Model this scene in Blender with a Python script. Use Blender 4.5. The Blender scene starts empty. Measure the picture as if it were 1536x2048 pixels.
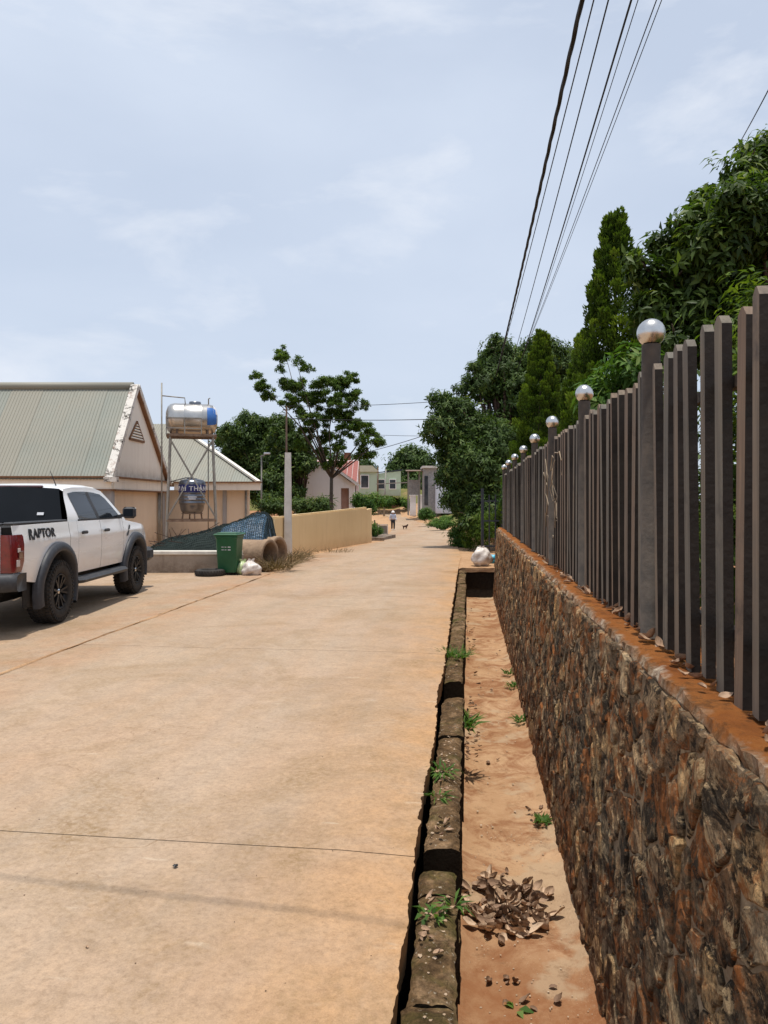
import bpy, bmesh, math, random
import numpy as np
from mathutils import Vector, Matrix, noise as mnoise
R = math.radians
random.seed(7); np.random.seed(7)
scene = bpy.context.scene
COL = scene.collection

# ------------------------------------------------------------------ camera
EYE = 1.6
cam_data = bpy.data.cameras.new('camera')
cam = bpy.data.objects.new('camera', cam_data); COL.objects.link(cam)
cam.location = (0, 0, EYE); cam.rotation_euler = (R(90), 0, 0)
cam_data.sensor_fit = 'VERTICAL'; cam_data.sensor_height = 36.0
cam_data.lens = 36.0 * 1540 / 2048
cam_data.shift_y = -22 / 2048
cam_data.clip_end = 3000; cam_data.clip_start = 0.05
scene.camera = cam

# ------------------------------------------------------------------ sky and sun
SUN = Vector((-0.004, -0.07, 1.0)).normalized()          # towards the sun: nearly overhead, a little behind the camera
SUN_EL = math.asin(SUN.z); SUN_AZ = math.atan2(SUN.x, SUN.y)
world = bpy.data.worlds.new('World'); scene.world = world; world.use_nodes = True
wn, wl = world.node_tree.nodes, world.node_tree.links
wn.clear()
w_out = wn.new('ShaderNodeOutputWorld'); w_bg = wn.new('ShaderNodeBackground')
sky = wn.new('ShaderNodeTexSky'); sky.sky_type = 'NISHITA'; sky.sun_disc = False
sky.sun_elevation = SUN_EL; sky.sun_rotation = SUN_AZ
sky.air_density = 1.1; sky.dust_density = 3.0; sky.ozone_density = 1.2; sky.altitude = 900
tc = wn.new('ShaderNodeTexCoord')
def w_noise(scale, detail, rough, zs, off):
    mp = wn.new('ShaderNodeMapping'); mp.inputs['Scale'].default_value = (1, 1, zs); mp.inputs['Location'].default_value = off
    n = wn.new('ShaderNodeTexNoise'); n.inputs['Scale'].default_value = scale; n.inputs['Detail'].default_value = detail
    n.inputs['Roughness'].default_value = rough; n.inputs['Distortion'].default_value = 0.25
    wl.new(tc.outputs['Generated'], mp.inputs['Vector']); wl.new(mp.outputs[0], n.inputs['Vector']); return n
def w_ramp(src, stops):
    r = wn.new('ShaderNodeValToRGB'); e = r.color_ramp.elements
    e[0].position, e[0].color = stops[0][0], (*[stops[0][1]] * 3, 1)
    e[1].position, e[1].color = stops[-1][0], (*[stops[-1][1]] * 3, 1)
    for p, v in stops[1:-1]:
        q = e.new(p); q.color = (v, v, v, 1)
    wl.new(src, r.inputs[0]); return r
def w_mix(a, b, f):
    m = wn.new('ShaderNodeMix'); m.data_type = 'RGBA'
    for s, v in ((m.inputs[6], a), (m.inputs[7], b), (m.inputs[0], f)):
        if hasattr(v, 'is_output'): wl.new(v, s)
        else: s.default_value = v
    return m.outputs[2]
veil = w_ramp(w_noise(1.7, 6, 0.5, 2.2, (0.3, 0.1, 0.6)).outputs[0], [(0.35, 0.74), (0.62, 0.95)])
puff = w_ramp(w_noise(3.6, 9, 0.58, 2.6, (2.4, 0.7, 1.9)).outputs[0], [(0.53, 0.0), (0.72, 0.7)])
c1 = w_mix(sky.outputs[0], (5.35, 6.0, 7.1, 1), veil.outputs[0])
c2 = w_mix(c1, (6.6, 6.95, 7.6, 1), puff.outputs[0])
wl.new(c2, w_bg.inputs[0]); w_bg.inputs[1].default_value = 0.1
wl.new(w_bg.outputs[0], w_out.inputs[0])

sun_data = bpy.data.lights.new('sun', 'SUN'); sun_data.energy = 3.1; sun_data.angle = R(0.55); sun_data.color = (1.0, 0.955, 0.88)
sun_obj = bpy.data.objects.new('sun', sun_data); COL.objects.link(sun_obj)
sun_obj.rotation_euler = (-SUN).to_track_quat('-Z', 'Y').to_euler(); sun_obj.location = (5, 10, 40)

scene.view_settings.view_transform = 'Standard'; scene.view_settings.look = 'None'
scene.view_settings.exposure = 0.36; scene.view_settings.gamma = 1.0
scene.render.engine = 'CYCLES'
scene.cycles.max_bounces = 6; scene.cycles.transparent_max_bounces = 8

# ------------------------------------------------------------------ helpers
M = 0.109                                            # the road and the stone wall run along (M, 1)
ANG = math.atan(M)
def W(y, t, z): return (M * y + t, y, z)               # a point of the road's own frame
def at(px, py, Y): return ((px - 768) / 1540 * Y, Y, EYE - (py - 1002) / 1540 * Y)
def lerp(a, b, f): return a + (b - a) * f
def smooth(a, b, x):
    f = min(1, max(0, (x - a) / (b - a))); return f * f * (3 - 2 * f)
def interp(x, pts):
    if x <= pts[0][0]: return pts[0][1]
    for (x0, y0), (x1, y1) in zip(pts, pts[1:]):
        if x <= x1: return lerp(y0, y1, (x - x0) / (x1 - x0))
    return pts[-1][1]
GZ = [(22, 0), (30, -.1), (42, -.3), (52, -.5), (57, -.55), (64, -.5), (74, -.3), (84, 0), (92, .2), (110, .3)]
def gz(y): return interp(y, GZ)
def nz(*p): return mnoise.noise(Vector(p))

WLOC = {}
def wloc(o):
    return WLOC.get(o.name, Vector((0, 0, 0))) if o else Vector((0, 0, 0))
def props(o, label=None, cat=None, group=None, kind=None):
    if label: o['label'] = label
    if cat: o['category'] = cat
    if group: o['group'] = group
    if kind: o['kind'] = kind
    return o
def empty(name, loc=(0, 0, 0), rz=0, label=None, cat=None, group=None, kind=None):
    o = bpy.data.objects.new(name, None); COL.objects.link(o); o.empty_display_size = 0.2
    o.location = loc; o.rotation_euler = (0, 0, rz); WLOC[o.name] = Vector(loc)
    return props(o, label, cat, group, kind)
def link(name, me, parent=None, loc=(0, 0, 0), rot=(0, 0, 0)):
    o = bpy.data.objects.new(name, me); COL.objects.link(o)
    o.location = loc; o.rotation_euler = rot
    if parent: o.parent = parent
    WLOC[o.name] = wloc(parent) + Vector(loc)
    return o

class MB:
    """collects geometry for one mesh"""
    def __init__(s): s.V = []; s.F = []; s.mi = []; s.sm = []; s.m = 0; s.smooth = False
    def add(s, V, F, sm=None):
        o = len(s.V); s.V += [tuple(v) for v in V]
        for f in F:
            s.F.append(tuple(i + o for i in f)); s.mi.append(s.m); s.sm.append(s.smooth if sm is None else sm)
        return s
    def box(s, c, size, rz=0, rx=0, ry=0, taper=1.0):
        hx, hy, hz = [q / 2 for q in size]
        Mx = Matrix.Rotation(rz, 3, 'Z') @ Matrix.Rotation(ry, 3, 'Y') @ Matrix.Rotation(rx, 3, 'X')
        V = []
        for z in (-1, 1):
            k = taper if z > 0 else 1
            for x, y in ((-1, -1), (1, -1), (1, 1), (-1, 1)):
                V.append(Vector(c) + Mx @ Vector((x * hx * k, y * hy * k, z * hz)))
        return s.add(V, [(3, 2, 1, 0), (4, 5, 6, 7), (0, 1, 5, 4), (1, 2, 6, 5), (2, 3, 7, 6), (3, 0, 4, 7)])
    def bbox(s, c, size, b=0.01, rz=0):
        """box with chamfered vertical and top edges"""
        hx, hy, hz = [q / 2 for q in size]
        def ring(ix, z): return [Vector(c) + Matrix.Rotation(rz, 3, 'Z') @ Vector(p) for p in (
            (-hx + b + ix - b, -hy + b + ix, z), (-hx + b + ix, -hy + ix, z), (hx - b - ix, -hy + ix, z), (hx - ix, -hy + b + ix, z),
            (hx - ix, hy - b - ix, z), (hx - b - ix, hy - ix, z), (-hx + b + ix, hy - ix, z), (-hx + ix, hy - b - ix, z))]
        rs = [ring(b, -hz), ring(0, -hz + b), ring(0, hz - b), ring(b, hz)]
        V = [v for r in rs for v in r]; F = [tuple(range(7, -1, -1)), tuple(range(24, 32))]
        for k in range(3):
            for i in range(8):
                j = (i + 1) % 8; F.append((k * 8 + i, k * 8 + j, k * 8 + 8 + j, k * 8 + 8 + i))
        return s.add(V, F)
    def bar(s, a, b, w, h=None, up=(0, 0, 1)):
        a, b = Vector(a), Vector(b); d = (b - a); L = d.length; d.normalize(); h = h or w
        up = Vector(up)
        if abs(d.dot(up)) > .98: up = Vector((1, 0, 0))
        x = d.cross(up).normalized(); z = x.cross(d)
        V = []
        for p in (a, b):
            for i, j in ((-1, -1), (1, -1), (1, 1), (-1, 1)): V.append(p + x * i * w / 2 + z * j * h / 2)
        return s.add(V, [(3, 2, 1, 0), (4, 5, 6, 7), (0, 1, 5, 4), (1, 2, 6, 5), (2, 3, 7, 6), (3, 0, 4, 7)])
    def tube(s, pts, r, n=8, caps=True):
        pts = [Vector(p) for p in pts]; k = len(pts)
        rr = r if isinstance(r, (list, tuple)) else [r] * k
        V = []; F = []; prev = None
        for i, p in enumerate(pts):
            d = (pts[min(i + 1, k - 1)] - pts[max(i - 1, 0)]).normalized()
            if prev is None:
                up = Vector((0, 0, 1)) if abs(d.z) < .9 else Vector((1, 0, 0))
                x = d.cross(up).normalized()
            else:
                x = (prev - d * prev.dot(d)).normalized()
            prev = x; y = d.cross(x)
            for j in range(n):
                a = 2 * math.pi * j / n; V.append(p + (x * math.cos(a) + y * math.sin(a)) * rr[i])
        for i in range(k - 1):
            for j in range(n):
                q = (j + 1) % n; F.append((i * n + j, i * n + q, i * n + n + q, i * n + n + j))
        s.add(V, F, True)
        if caps:
            o = len(s.V) - k * n
            s.F += [tuple(o + i for i in range(n - 1, -1, -1)), tuple(o + (k - 1) * n + i for i in range(n))]
            s.mi += [s.m] * 2; s.sm += [False] * 2
        return s
    def lathe(s, prof, n=24, c=(0, 0, 0), axis='Z', sm=True, a0=0, a1=2 * math.pi):
        V = []; F = []; k = len(prof); full = abs(a1 - a0 - 2 * math.pi) < 1e-6; nn = n if full else n + 1
        for r, z in prof:
            for j in range(nn):
                a = a0 + (a1 - a0) * j / n
                p = (r * math.cos(a), r * math.sin(a), z)
                if axis == 'X': p = (p[2], p[0], p[1])
                if axis == 'Y': p = (p[1], p[2], p[0])
                V.append((p[0] + c[0], p[1] + c[1], p[2] + c[2]))
        for i in range(k - 1):
            for j in range(n):
                q = (j + 1) % nn; F.append((i * nn + j, i * nn + q, i * nn + nn + q, i * nn + nn + j))
        return s.add(V, F, sm)
    def prism(s, poly, d, axis='Y', off=0):
        """poly: 2D outline; extruded by d along axis"""
        n = len(poly); V = []
        for k in (0, d):
            for a, b in poly:
                V.append({'Y': (a, off + k, b), 'X': (off + k, a, b), 'Z': (a, b, off + k)}[axis])
        F = [tuple(range(n - 1, -1, -1)), tuple(range(n, 2 * n))] + [(i, (i + 1) % n, n + (i + 1) % n, n + i) for i in range(n)]
        return s.add(V, F)
    def mesh(s, name, mats):
        used = sorted({i for f in s.F for i in f})
        if len(used) < len(s.V):
            mp = {i: k for k, i in enumerate(used)}; s.V = [s.V[i] for i in used]; s.F = [tuple(mp[i] for i in f) for f in s.F]
        me = bpy.data.meshes.new(name); me.from_pydata(s.V, [], s.F)
        for m in (mats if isinstance(mats, (list, tuple)) else [mats]): me.materials.append(m)
        me.polygons.foreach_set('material_index', s.mi); me.polygons.foreach_set('use_smooth', s.sm)
        me.update(); return me
    def build(s, name, mats, parent=None, world=False, loc=(0, 0, 0), rot=(0, 0, 0)):
        if world and parent:
            o = wloc(parent); s.V = [(v[0] - o.x, v[1] - o.y, v[2] - o.z) for v in s.V]
        return link(name, s.mesh(name, mats), parent, loc, rot)

# ------------------------------------------------------------------ materials
def col(c): return (c[0], c[1], c[2], 1)
class NT:
    def __init__(s, name):
        s.mat = bpy.data.materials.new(name); s.mat.use_nodes = True
        s.n = s.mat.node_tree.nodes; s.l = s.mat.node_tree.links
        s.b = s.n['Principled BSDF']; s.out = s.n['Material Output']
        s.tc = s.n.new('ShaderNodeTexCoord'); s.geo = None
    def put(s, sock, v):
        if hasattr(v, 'is_output'): s.l.new(v, sock)
        else: sock.default_value = v
    def coord(s, scale=(1, 1, 1), rot=(0, 0, 0), kind='Object', loc=(0, 0, 0)):
        m = s.n.new('ShaderNodeMapping'); m.inputs['Scale'].default_value = scale; m.inputs['Rotation'].default_value = rot
        m.inputs['Location'].default_value = loc
        s.l.new(s.tc.outputs[kind], m.inputs['Vector']); return m.outputs[0]
    def noise(s, scale, detail=5, rough=.55, vec=None, dist=0):
        n = s.n.new('ShaderNodeTexNoise'); n.inputs['Scale'].default_value = scale; n.inputs['Detail'].default_value = detail
        n.inputs['Roughness'].default_value = rough; n.inputs['Distortion'].default_value = dist
        s.l.new(vec if vec is not None else s.tc.outputs['Object'], n.inputs['Vector']); return n.outputs[0]
    def voro(s, scale, vec=None, feature='F1', out='Distance'):
        n = s.n.new('ShaderNodeTexVoronoi'); n.feature = feature; n.inputs['Scale'].default_value = scale
        s.l.new(vec if vec is not None else s.tc.outputs['Object'], n.inputs['Vector']); return n.outputs[out]
    def ramp(s, src, stops, interp='LINEAR'):
        r = s.n.new('ShaderNodeValToRGB'); e = r.color_ramp.elements; r.color_ramp.interpolation = interp
        def c(v): return col(v) if isinstance(v, (tuple, list)) else (v, v, v, 1)
        e[0].position, e[0].color = stops[0][0], c(stops[0][1]); e[1].position, e[1].color = stops[-1][0], c(stops[-1][1])
        for p, v in stops[1:-1]:
            q = e.new(p); q.color = c(v)
        s.put(r.inputs[0], src); return r.outputs[0]
    def mix(s, a, b, f, mode='MIX'):
        m = s.n.new('ShaderNodeMix'); m.data_type = 'RGBA'; m.blend_type = mode
        s.put(m.inputs[0], f); s.put(m.inputs[6], col(a) if isinstance(a, tuple) else a); s.put(m.inputs[7], col(b) if isinstance(b, tuple) else b)
        return m.outputs[2]
    def math(s, op, a, b=0.0, c=0.0):
        m = s.n.new('ShaderNodeMath'); m.operation = op; s.put(m.inputs[0], a); s.put(m.inputs[1], b)
        if op in ('MULTIPLY_ADD',): s.put(m.inputs[2], c)
        return m.outputs[0]
    def sep(s, vec):
        x = s.n.new('ShaderNodeSeparateXYZ'); s.l.new(vec, x.inputs[0]); return x.outputs
    def pos(s):
        g = s.n.new('ShaderNodeNewGeometry'); return g.outputs['Position']
    def rand(s):
        o = s.n.new('ShaderNodeObjectInfo'); return o.outputs['Random']
    def attr(s, name):
        a = s.n.new('ShaderNodeAttribute'); a.attribute_name = name; return a.outputs['Fac']
    def bump(s, h, strength=.3, dist=.01, prev=None):
        b = s.n.new('ShaderNodeBump'); b.inputs['Strength'].default_value = strength; b.inputs['Distance'].default_value = dist
        s.put(b.inputs['Height'], h)
        if prev is not None: s.l.new(prev, b.inputs['Normal'])
        return b.outputs[0]
    def done(s, color, rough=.8, normal=None, metal=0.0, spec=.3, **kw):
        s.put(s.b.inputs['Base Color'], col(color) if isinstance(color, tuple) else color)
        s.put(s.b.inputs['Roughness'], rough); s.put(s.b.inputs['Metallic'], metal); s.b.inputs['Specular IOR Level'].default_value = spec
        if normal is not None: s.l.new(normal, s.b.inputs['Normal'])
        for k, v in kw.items(): s.put(s.b.inputs[k.replace('_', ' ')], v)
        return s.mat
def simple(name, a, b, scale=8, rough=.8, bump=.2, bd=.01, metal=0.0, spec=.3, detail=6, **kw):
    """two tones mixed by noise with fine relief"""
    t = NT(name); n = t.noise(scale, detail, .6); c = t.ramp(n, [(.32, a), (.68, b)])
    return t.done(c, rough, t.bump(t.noise(scale * 6, 4, .6), bump, bd), metal, spec, **kw)

MAT = {}
def concrete_road():
    t = NT('road_concrete'); p = t.pos()
    m = t.n.new('ShaderNodeMapping'); m.inputs['Rotation'].default_value = (0, 0, ANG); t.l.new(p, m.inputs['Vector']); v = m.outputs[0]
    u = t.sep(v)[0]
    st = t.n.new('ShaderNodeMapping'); st.inputs['Scale'].default_value = (2.6, .32, 1); t.l.new(v, st.inputs['Vector'])
    ac = t.n.new('ShaderNodeMapping'); ac.inputs['Scale'].default_value = (.9, 4.2, 1); t.l.new(v, ac.inputs['Vector'])
    base = t.ramp(t.noise(.55, 8, .62, v), [(.3, (.315, .22, .152)), (.5, (.365, .262, .186)), (.7, (.41, .292, .205))])
    grey = t.ramp(t.noise(.33, 6, .6, v), [(.38, 0.0), (.62, .7)])
    c = t.mix(base, (.355, .28, .20), grey)
    strk = t.ramp(t.noise(1.0, 7, .65, st.outputs[0], .4), [(.35, 0.0), (.72, .5)])
    c = t.mix(c, (.44, .27, .15), strk)
    sweep = t.ramp(t.noise(2.2, 8, .7, ac.outputs[0]), [(.4, 0.0), (.75, .28)])
    c = t.mix(c, (.43, .31, .20), sweep)
    # red dust gathered along the drain side and along the parking seam
    e1 = t.math('MULTIPLY', t.ramp(t.math('ADD', t.math('MULTIPLY', u, .5), 1.0), [(.35, 0.0), (.62, .3), (.88, 1.0)]), t.ramp(t.noise(1.3, 8, .7, v, .5), [(.28, .15), (.6, 1.0)]))
    c = t.mix(c, (.45, .25, .11), t.math('MULTIPLY', e1, .85))
    e2 = t.math('MULTIPLY', t.ramp(t.math('ABSOLUTE', t.math('ADD', u, 4.35)), [(.0, 1.0), (.9, 0.0)]), t.ramp(t.noise(1.1, 8, .7, v), [(.4, 0.0), (.62, 1.0)]))
    c = t.mix(c, (.36, .185, .09), t.math('MULTIPLY', e2, .7))
    un = t.math('MULTIPLY', t.math('ADD', u, 4.3), 1 / 4.07)
    trk = t.math('MULTIPLY', t.ramp(un, [(.14, 0.0), (.24, 1.0), (.33, .2), (.46, .0), (.58, .9), (.68, 1.0), (.8, 0.0)]), t.ramp(t.noise(.8, 8, .7, st.outputs[0]), [(.35, .2), (.62, 1.0)]))
    c = t.mix(c, (.43, .325, .235), t.math('MULTIPLY', trk, .42))
    mot = t.ramp(t.noise(7, 9, .8, v, .4), [(.32, (.72, .70, .67)), (.5, (1, 1, 1)), (.68, (1.2, 1.17, 1.13))])
    c = t.mix(c, mot, .6, 'MULTIPLY')
    c = t.mix(c, t.ramp(t.noise(34, 7, .8, v, .2), [(.36, (.66, .63, .59)), (.5, (1, 1, 1)), (.66, (1.22, 1.2, 1.17))]), .6, 'MULTIPLY')
    # dark dirt smudges and pale scuffs
    dk = t.math('MULTIPLY', t.ramp(t.noise(.9, 9, .75, v, .7), [(.47, 0.0), (.68, .9)]), t.ramp(t.noise(28, 4, .7, v), [(.4, .2), (.62, 1.0)]))
    c = t.mix(c, (.23, .145, .065), dk)
    sc = t.math('MULTIPLY', t.ramp(t.noise(2.7, 5, .6, ac.outputs[0], .3), [(.62, 0.0), (.70, 1.0)]), t.ramp(t.noise(2.2, 5, .7, v), [(.5, 0.0), (.62, 1.0)]))
    c = t.mix(c, (.60, .50, .38), t.math('MULTIPLY', sc, .38))
    grain = t.noise(170, 3, .7, v)
    c = t.mix(c, t.ramp(grain, [(.3, (.55, .55, .55)), (.5, (1, 1, 1)), (.75, (1.25, 1.22, 1.18))]), .35, 'MULTIPLY')
    spk = t.ramp(t.voro(9, v), [(.018, .0), (.03, 1.0)])
    c = t.mix((.10, .06, .035), c, t.math('MAXIMUM', spk, t.ramp(t.noise(3.1, 2, .5, v), [(.52, 1.0), (.56, 0.0)])))
    # hairline crazing
    wv = t.n.new('ShaderNodeVectorMath'); wv.operation = 'ADD'; t.l.new(v, wv.inputs[0])
    nn = t.n.new('ShaderNodeTexNoise'); nn.inputs['Scale'].default_value = 2.5; nn.inputs['Detail'].default_value = 6; t.l.new(v, nn.inputs['Vector'])
    sc2 = t.n.new('ShaderNodeVectorMath'); sc2.operation = 'SCALE'; sc2.inputs['Scale'].default_value = .5; t.l.new(nn.outputs['Color'], sc2.inputs[0]); t.l.new(sc2.outputs[0], wv.inputs[1])
    cr = t.ramp(t.voro(1.5, wv.outputs[0], 'DISTANCE_TO_EDGE'), [(.0, 1.0), (.006, 0.0)])
    c = t.mix(c, (.24, .15, .08), t.math('MULTIPLY', cr, t.ramp(t.noise(.7, 4, .6, v), [(.5, 0.0), (.6, .7)])))
    h = t.math('ADD', t.noise(60, 6, .7, v), t.math('MULTIPLY', t.noise(5, 6, .6, ac.outputs[0]), 1.2))
    return t.done(c, .82, t.bump(h, .35, .006), 0, .25)
MAT['road'] = concrete_road()

def drain_floor():
    t = NT('drain_floor'); v = t.pos()
    c = t.ramp(t.noise(1.3, 8, .65, v), [(.32, (.33, .175, .085)), (.5, (.45, .27, .145)), (.68, (.52, .33, .19))])
    c = t.mix(c, (.25, .105, .045), t.ramp(t.noise(2.6, 9, .72, v, .8), [(.46, 0.0), (.6, .9)]))
    yy = t.sep(v)[1]
    c = t.mix(c, (.27, .11, .045), t.math('MULTIPLY', t.ramp(t.math('ADD', t.math('MULTIPLY', yy, .2), t.math('MULTIPLY', t.noise(3, 6, .6, v), .25)), [(.83, 1.0), (1.05, 0.0)]), t.ramp(t.noise(9, 8, .7, v), [(.3, .35), (.6, .95)])))
    c = t.mix(c, (.45, .32, .20), t.ramp(t.noise(1.4, 5, .55, v), [(.56, 0.0), (.60, .7)]))
    c = t.mix(c, (.15, .08, .04), t.math('MULTIPLY', t.ramp(t.noise(5, 9, .82, v), [(.55, 0.0), (.67, .9)]), .7))
    spk = t.ramp(t.noise(130, 3, .7, v), [(.6, 0.0), (.72, .7)])
    c = t.mix(c, (.62, .47, .33), t.math('MULTIPLY', spk, t.ramp(t.noise(2, 3, .5, v), [(.45, 0.0), (.6, .8)])))
    h = t.math('ADD', t.noise(55, 6, .75, v), t.math('MULTIPLY', t.noise(7, 6, .6, v), 2.0))
    return t.done(c, .9, t.bump(h, .7, .014), 0, .15)
MAT['drain'] = drain_floor()

def soil(name, a, b, c3, s=1.2):
    t = NT(name); v = t.pos()
    c = t.ramp(t.noise(s, 9, .68, v), [(.3, a), (.55, b), (.72, c3)])
    c = t.mix(c, t.ramp(t.noise(60, 4, .7, v), [(.3, (.5, .5, .5)), (.7, (1.25, 1.2, 1.15))]), .5, 'MULTIPLY')
    return t.done(c, .95, t.bump(t.math('ADD', t.noise(40, 6, .75, v), t.math('MULTIPLY', t.noise(4, 5, .6, v), 3)), .7, .02), 0, .1)
MAT['soil'] = soil('red_soil', (.20, .085, .04), (.33, .17, .085), (.42, .24, .13))
MAT['sand'] = soil('sandy_soil', (.36, .21, .11), (.47, .29, .165), (.53, .345, .20))
MAT['grassy'] = soil('grassy_soil', (.09, .11, .03), (.16, .15, .05), (.30, .2, .1), .5)
MAT['void'] = simple('near_black_soil', (.012, .008, .005), (.03, .02, .012), 20, .95, .8, .02)  # near-black soil for the bottom of the dug trench

def masonry_kerb():
    t = NT('mossy_kerb'); v = t.pos()
    c = t.ramp(t.noise(7, 8, .7, v), [(.34, (.05, .03, .015)), (.52, (.14, .085, .043)), (.68, (.31, .20, .115))])
    c = t.mix(c, (.075, .07, .018), t.ramp(t.noise(3.3, 7, .7, v, .4), [(.5, 0.0), (.66, .7)]))
    c = t.mix(c, (.5, .43, .33), t.ramp(t.noise(38, 4, .7, v), [(.62, 0.0), (.7, .8)]))
    c = t.mix(c, t.ramp(t.noise(26, 8, .8, v), [(.34, (.3, .3, .28)), (.5, (1, 1, 1)), (.66, (1.7, 1.65, 1.5))]), .8, 'MULTIPLY')
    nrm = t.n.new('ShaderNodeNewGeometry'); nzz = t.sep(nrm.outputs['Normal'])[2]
    c = t.mix((.022, .015, .009), c, t.ramp(nzz, [(.15, 0.0), (.55, 1.0)]))       # upright sides near black: undercut shade painted in, with grime
    h = t.math('ADD', t.noise(35, 7, .75, v), t.math('MULTIPLY', t.noise(9, 6, .65, v), 1.6))
    return t.done(c, .93, t.bump(h, .9, .02), 0, .1)
MAT['kerb'] = masonry_kerb()

def stone_mat():
    t = NT('rubble_stone'); v = t.pos(); a = t.attr('tone')
    z = t.sep(v)[2]
    c = t.ramp(a, [(.0, (.13, .092, .056)), (.18, (.19, .14, .088)), (.36, (.24, .135, .068)), (.52, (.31, .22, .132)), (.64, (.17, .135, .092)), (.78, (.40, .255, .125)), (.9, (.52, .35, .18)), (1.0, (.46, .34, .21))], 'LINEAR')
    wv = t.n.new('ShaderNodeMapping'); wv.inputs['Scale'].default_value = (1, .8, 1.15); t.l.new(v, wv.inputs['Vector']); sv = wv.outputs[0]
    c = t.mix(c, t.ramp(t.noise(11, 9, .8, v), [(.3, (.22, .2, .18)), (.5, (1, 1, 1)), (.7, (2.0, 1.75, 1.45))]), .9, 'MULTIPLY')
    c = t.mix(c, t.ramp(t.noise(48, 6, .8, v), [(.34, (.25, .24, .23)), (.5, (1, 1, 1)), (.66, (1.9, 1.8, 1.65))]), .75, 'MULTIPLY')
    c = t.mix(c, (.028, .022, .016), t.ramp(t.noise(6, 9, .78, sv, .6), [(.475, 0.0), (.545, .92)]))      # black algae runs
    c = t.mix(c, (.38, .135, .04), t.ramp(t.noise(4.6, 9, .8, sv, 1.0), [(.50, 0.0), (.60, .95)]))      # rust-red lichen
    c = t.mix(c, (.60, .42, .23), t.ramp(t.noise(8, 8, .8, sv, .8), [(.565, 0.0), (.615, .85)]))
    low = t.math('MULTIPLY', t.ramp(t.math('ADD', z, .75), [(.1, 1.0), (.75, 0.0)]), t.ramp(t.noise(3.2, 8, .7, v), [(.35, 0.0), (.62, 1.0)]))
    c = t.mix(c, (.20, .07, .03), t.math('MULTIPLY', low, .6))                                             # splashed soil at the foot
    c = t.mix(c, (.50, .44, .36), t.math('MULTIPLY', t.ramp(t.noise(75, 4, .75, v), [(.60, 0.0), (.72, .7)]), .6))
    h = t.math('ADD', t.math('ADD', t.noise(42, 8, .8, v), t.math('MULTIPLY', t.noise(10, 8, .72, v), 2.2)), t.math('MULTIPLY', t.noise(140, 3, .7, v), .4))
    return t.done(c, .92, t.bump(h, .9, .026), 0, .12)
MAT['stone'] = stone_mat()
def mortar_mat():
    t = NT('wall_mortar'); v = t.pos()
    c = t.ramp(t.noise(6, 8, .7, v), [(.3, (.16, .115, .075)), (.55, (.37, .265, .165)), (.72, (.56, .42, .27))])
    c = t.mix(c, (.22, .085, .03), t.ramp(t.noise(3, 8, .75, v, .6), [(.52, 0.0), (.66, .8)]))
    return t.done(c, .95, t.bump(t.noise(45, 7, .75, v), .9, .02), 0, .1)
MAT['mortar'] = mortar_mat()
def coping_mat():
    t = NT('rusty_coping'); v = t.pos()
    c = t.ramp(t.noise(3.5, 8, .65, v), [(.3, (.16, .05, .013)), (.5, (.27, .092, .022)), (.7, (.34, .14, .04))])
    m = t.n.new('ShaderNodeMapping'); m.inputs['Rotation'].default_value = (0, 0, ANG); t.l.new(v, m.inputs['Vector'])
    edge = t.math('ADD', t.sep(m.outputs[0])[0], t.math('MULTIPLY', t.noise(9, 6, .7, v), .16))
    lip = t.ramp(t.noise(5, 8, .75, v), [(.42, (.16, .11, .065)), (.52, (.33, .25, .17)), (.62, (.58, .48, .37))])
    c = t.mix(lip, c, t.ramp(edge, [(.785, 0.0), (.83, 1.0)]))
    c = t.mix(c, (.10, .045, .017), t.ramp(t.noise(12, 8, .8, v), [(.5, 0.0), (.62, .75)]))
    return t.done(c, .92, t.bump(t.math('ADD', t.noise(50, 7, .75, v), t.math('MULTIPLY', t.noise(8, 6, .7, v), 2)), .9, .02), 0, .12)
MAT['coping'] = coping_mat()
def picket_mat(name, tint):
    t = NT(name); r = t.rand()
    vm = t.n.new('ShaderNodeVectorMath'); vm.operation = 'ADD'; t.l.new(t.tc.outputs['Object'], vm.inputs[0])
    cx = t.n.new('ShaderNodeCombineXYZ'); t.l.new(t.math('MULTIPLY', r, 37.0), cx.inputs[0]); t.l.new(t.math('MULTIPLY', r, 91.0), cx.inputs[2]); t.l.new(cx.outputs[0], vm.inputs[1])
    mp = t.n.new('ShaderNodeMapping'); mp.inputs['Scale'].default_value = (30, 30, 1.6); t.l.new(vm.outputs[0], mp.inputs['Vector'])
    c = t.ramp(t.noise(1.0, 6, .6, vm.outputs[0]), [(.3, (.105, .10, .088)), (.5, (.155, .138, .112)), (.7, (.21, .175, .13))])
    c = t.mix(c, (.23, .13, .075), t.ramp(t.math('ADD', t.math('MULTIPLY', r, .5), t.math('MULTIPLY', t.noise(1.7, 7, .7, vm.outputs[0]), .6)), [(.42, 0.0), (.72, tint)]))
    c = t.mix(c, t.ramp(t.noise(1.0, 6, .7, mp.outputs[0]), [(.3, (.5, .5, .5)), (.7, (1.35, 1.33, 1.3))]), .8, 'MULTIPLY')
    c = t.mix(c, (.035, .03, .027), t.ramp(t.noise(2.3, 7, .75, vm.outputs[0]), [(.55, 0.0), (.68, .7)]))
    return t.done(c, .72, t.bump(t.noise(1.0, 7, .7, mp.outputs[0]), .5, .006), 0, .3)
MAT['picket'] = picket_mat('weathered_picket', .5)
MAT['picket_side'] = simple('shaded_picket_side', (.014, .011, .009), (.036, .027, .021), 7, .7, .5, .005)  # darker than the face: shade between pickets put into the side colour
MAT['post'] = simple('grey_post', (.04, .034, .029), (.10, .078, .06), 9, .65, .5, .006)
MAT['ball'] = simple('steel_ball', (.48, .47, .46), (.68, .66, .63), 9, .27, .3, .004, metal=1.0)

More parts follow.
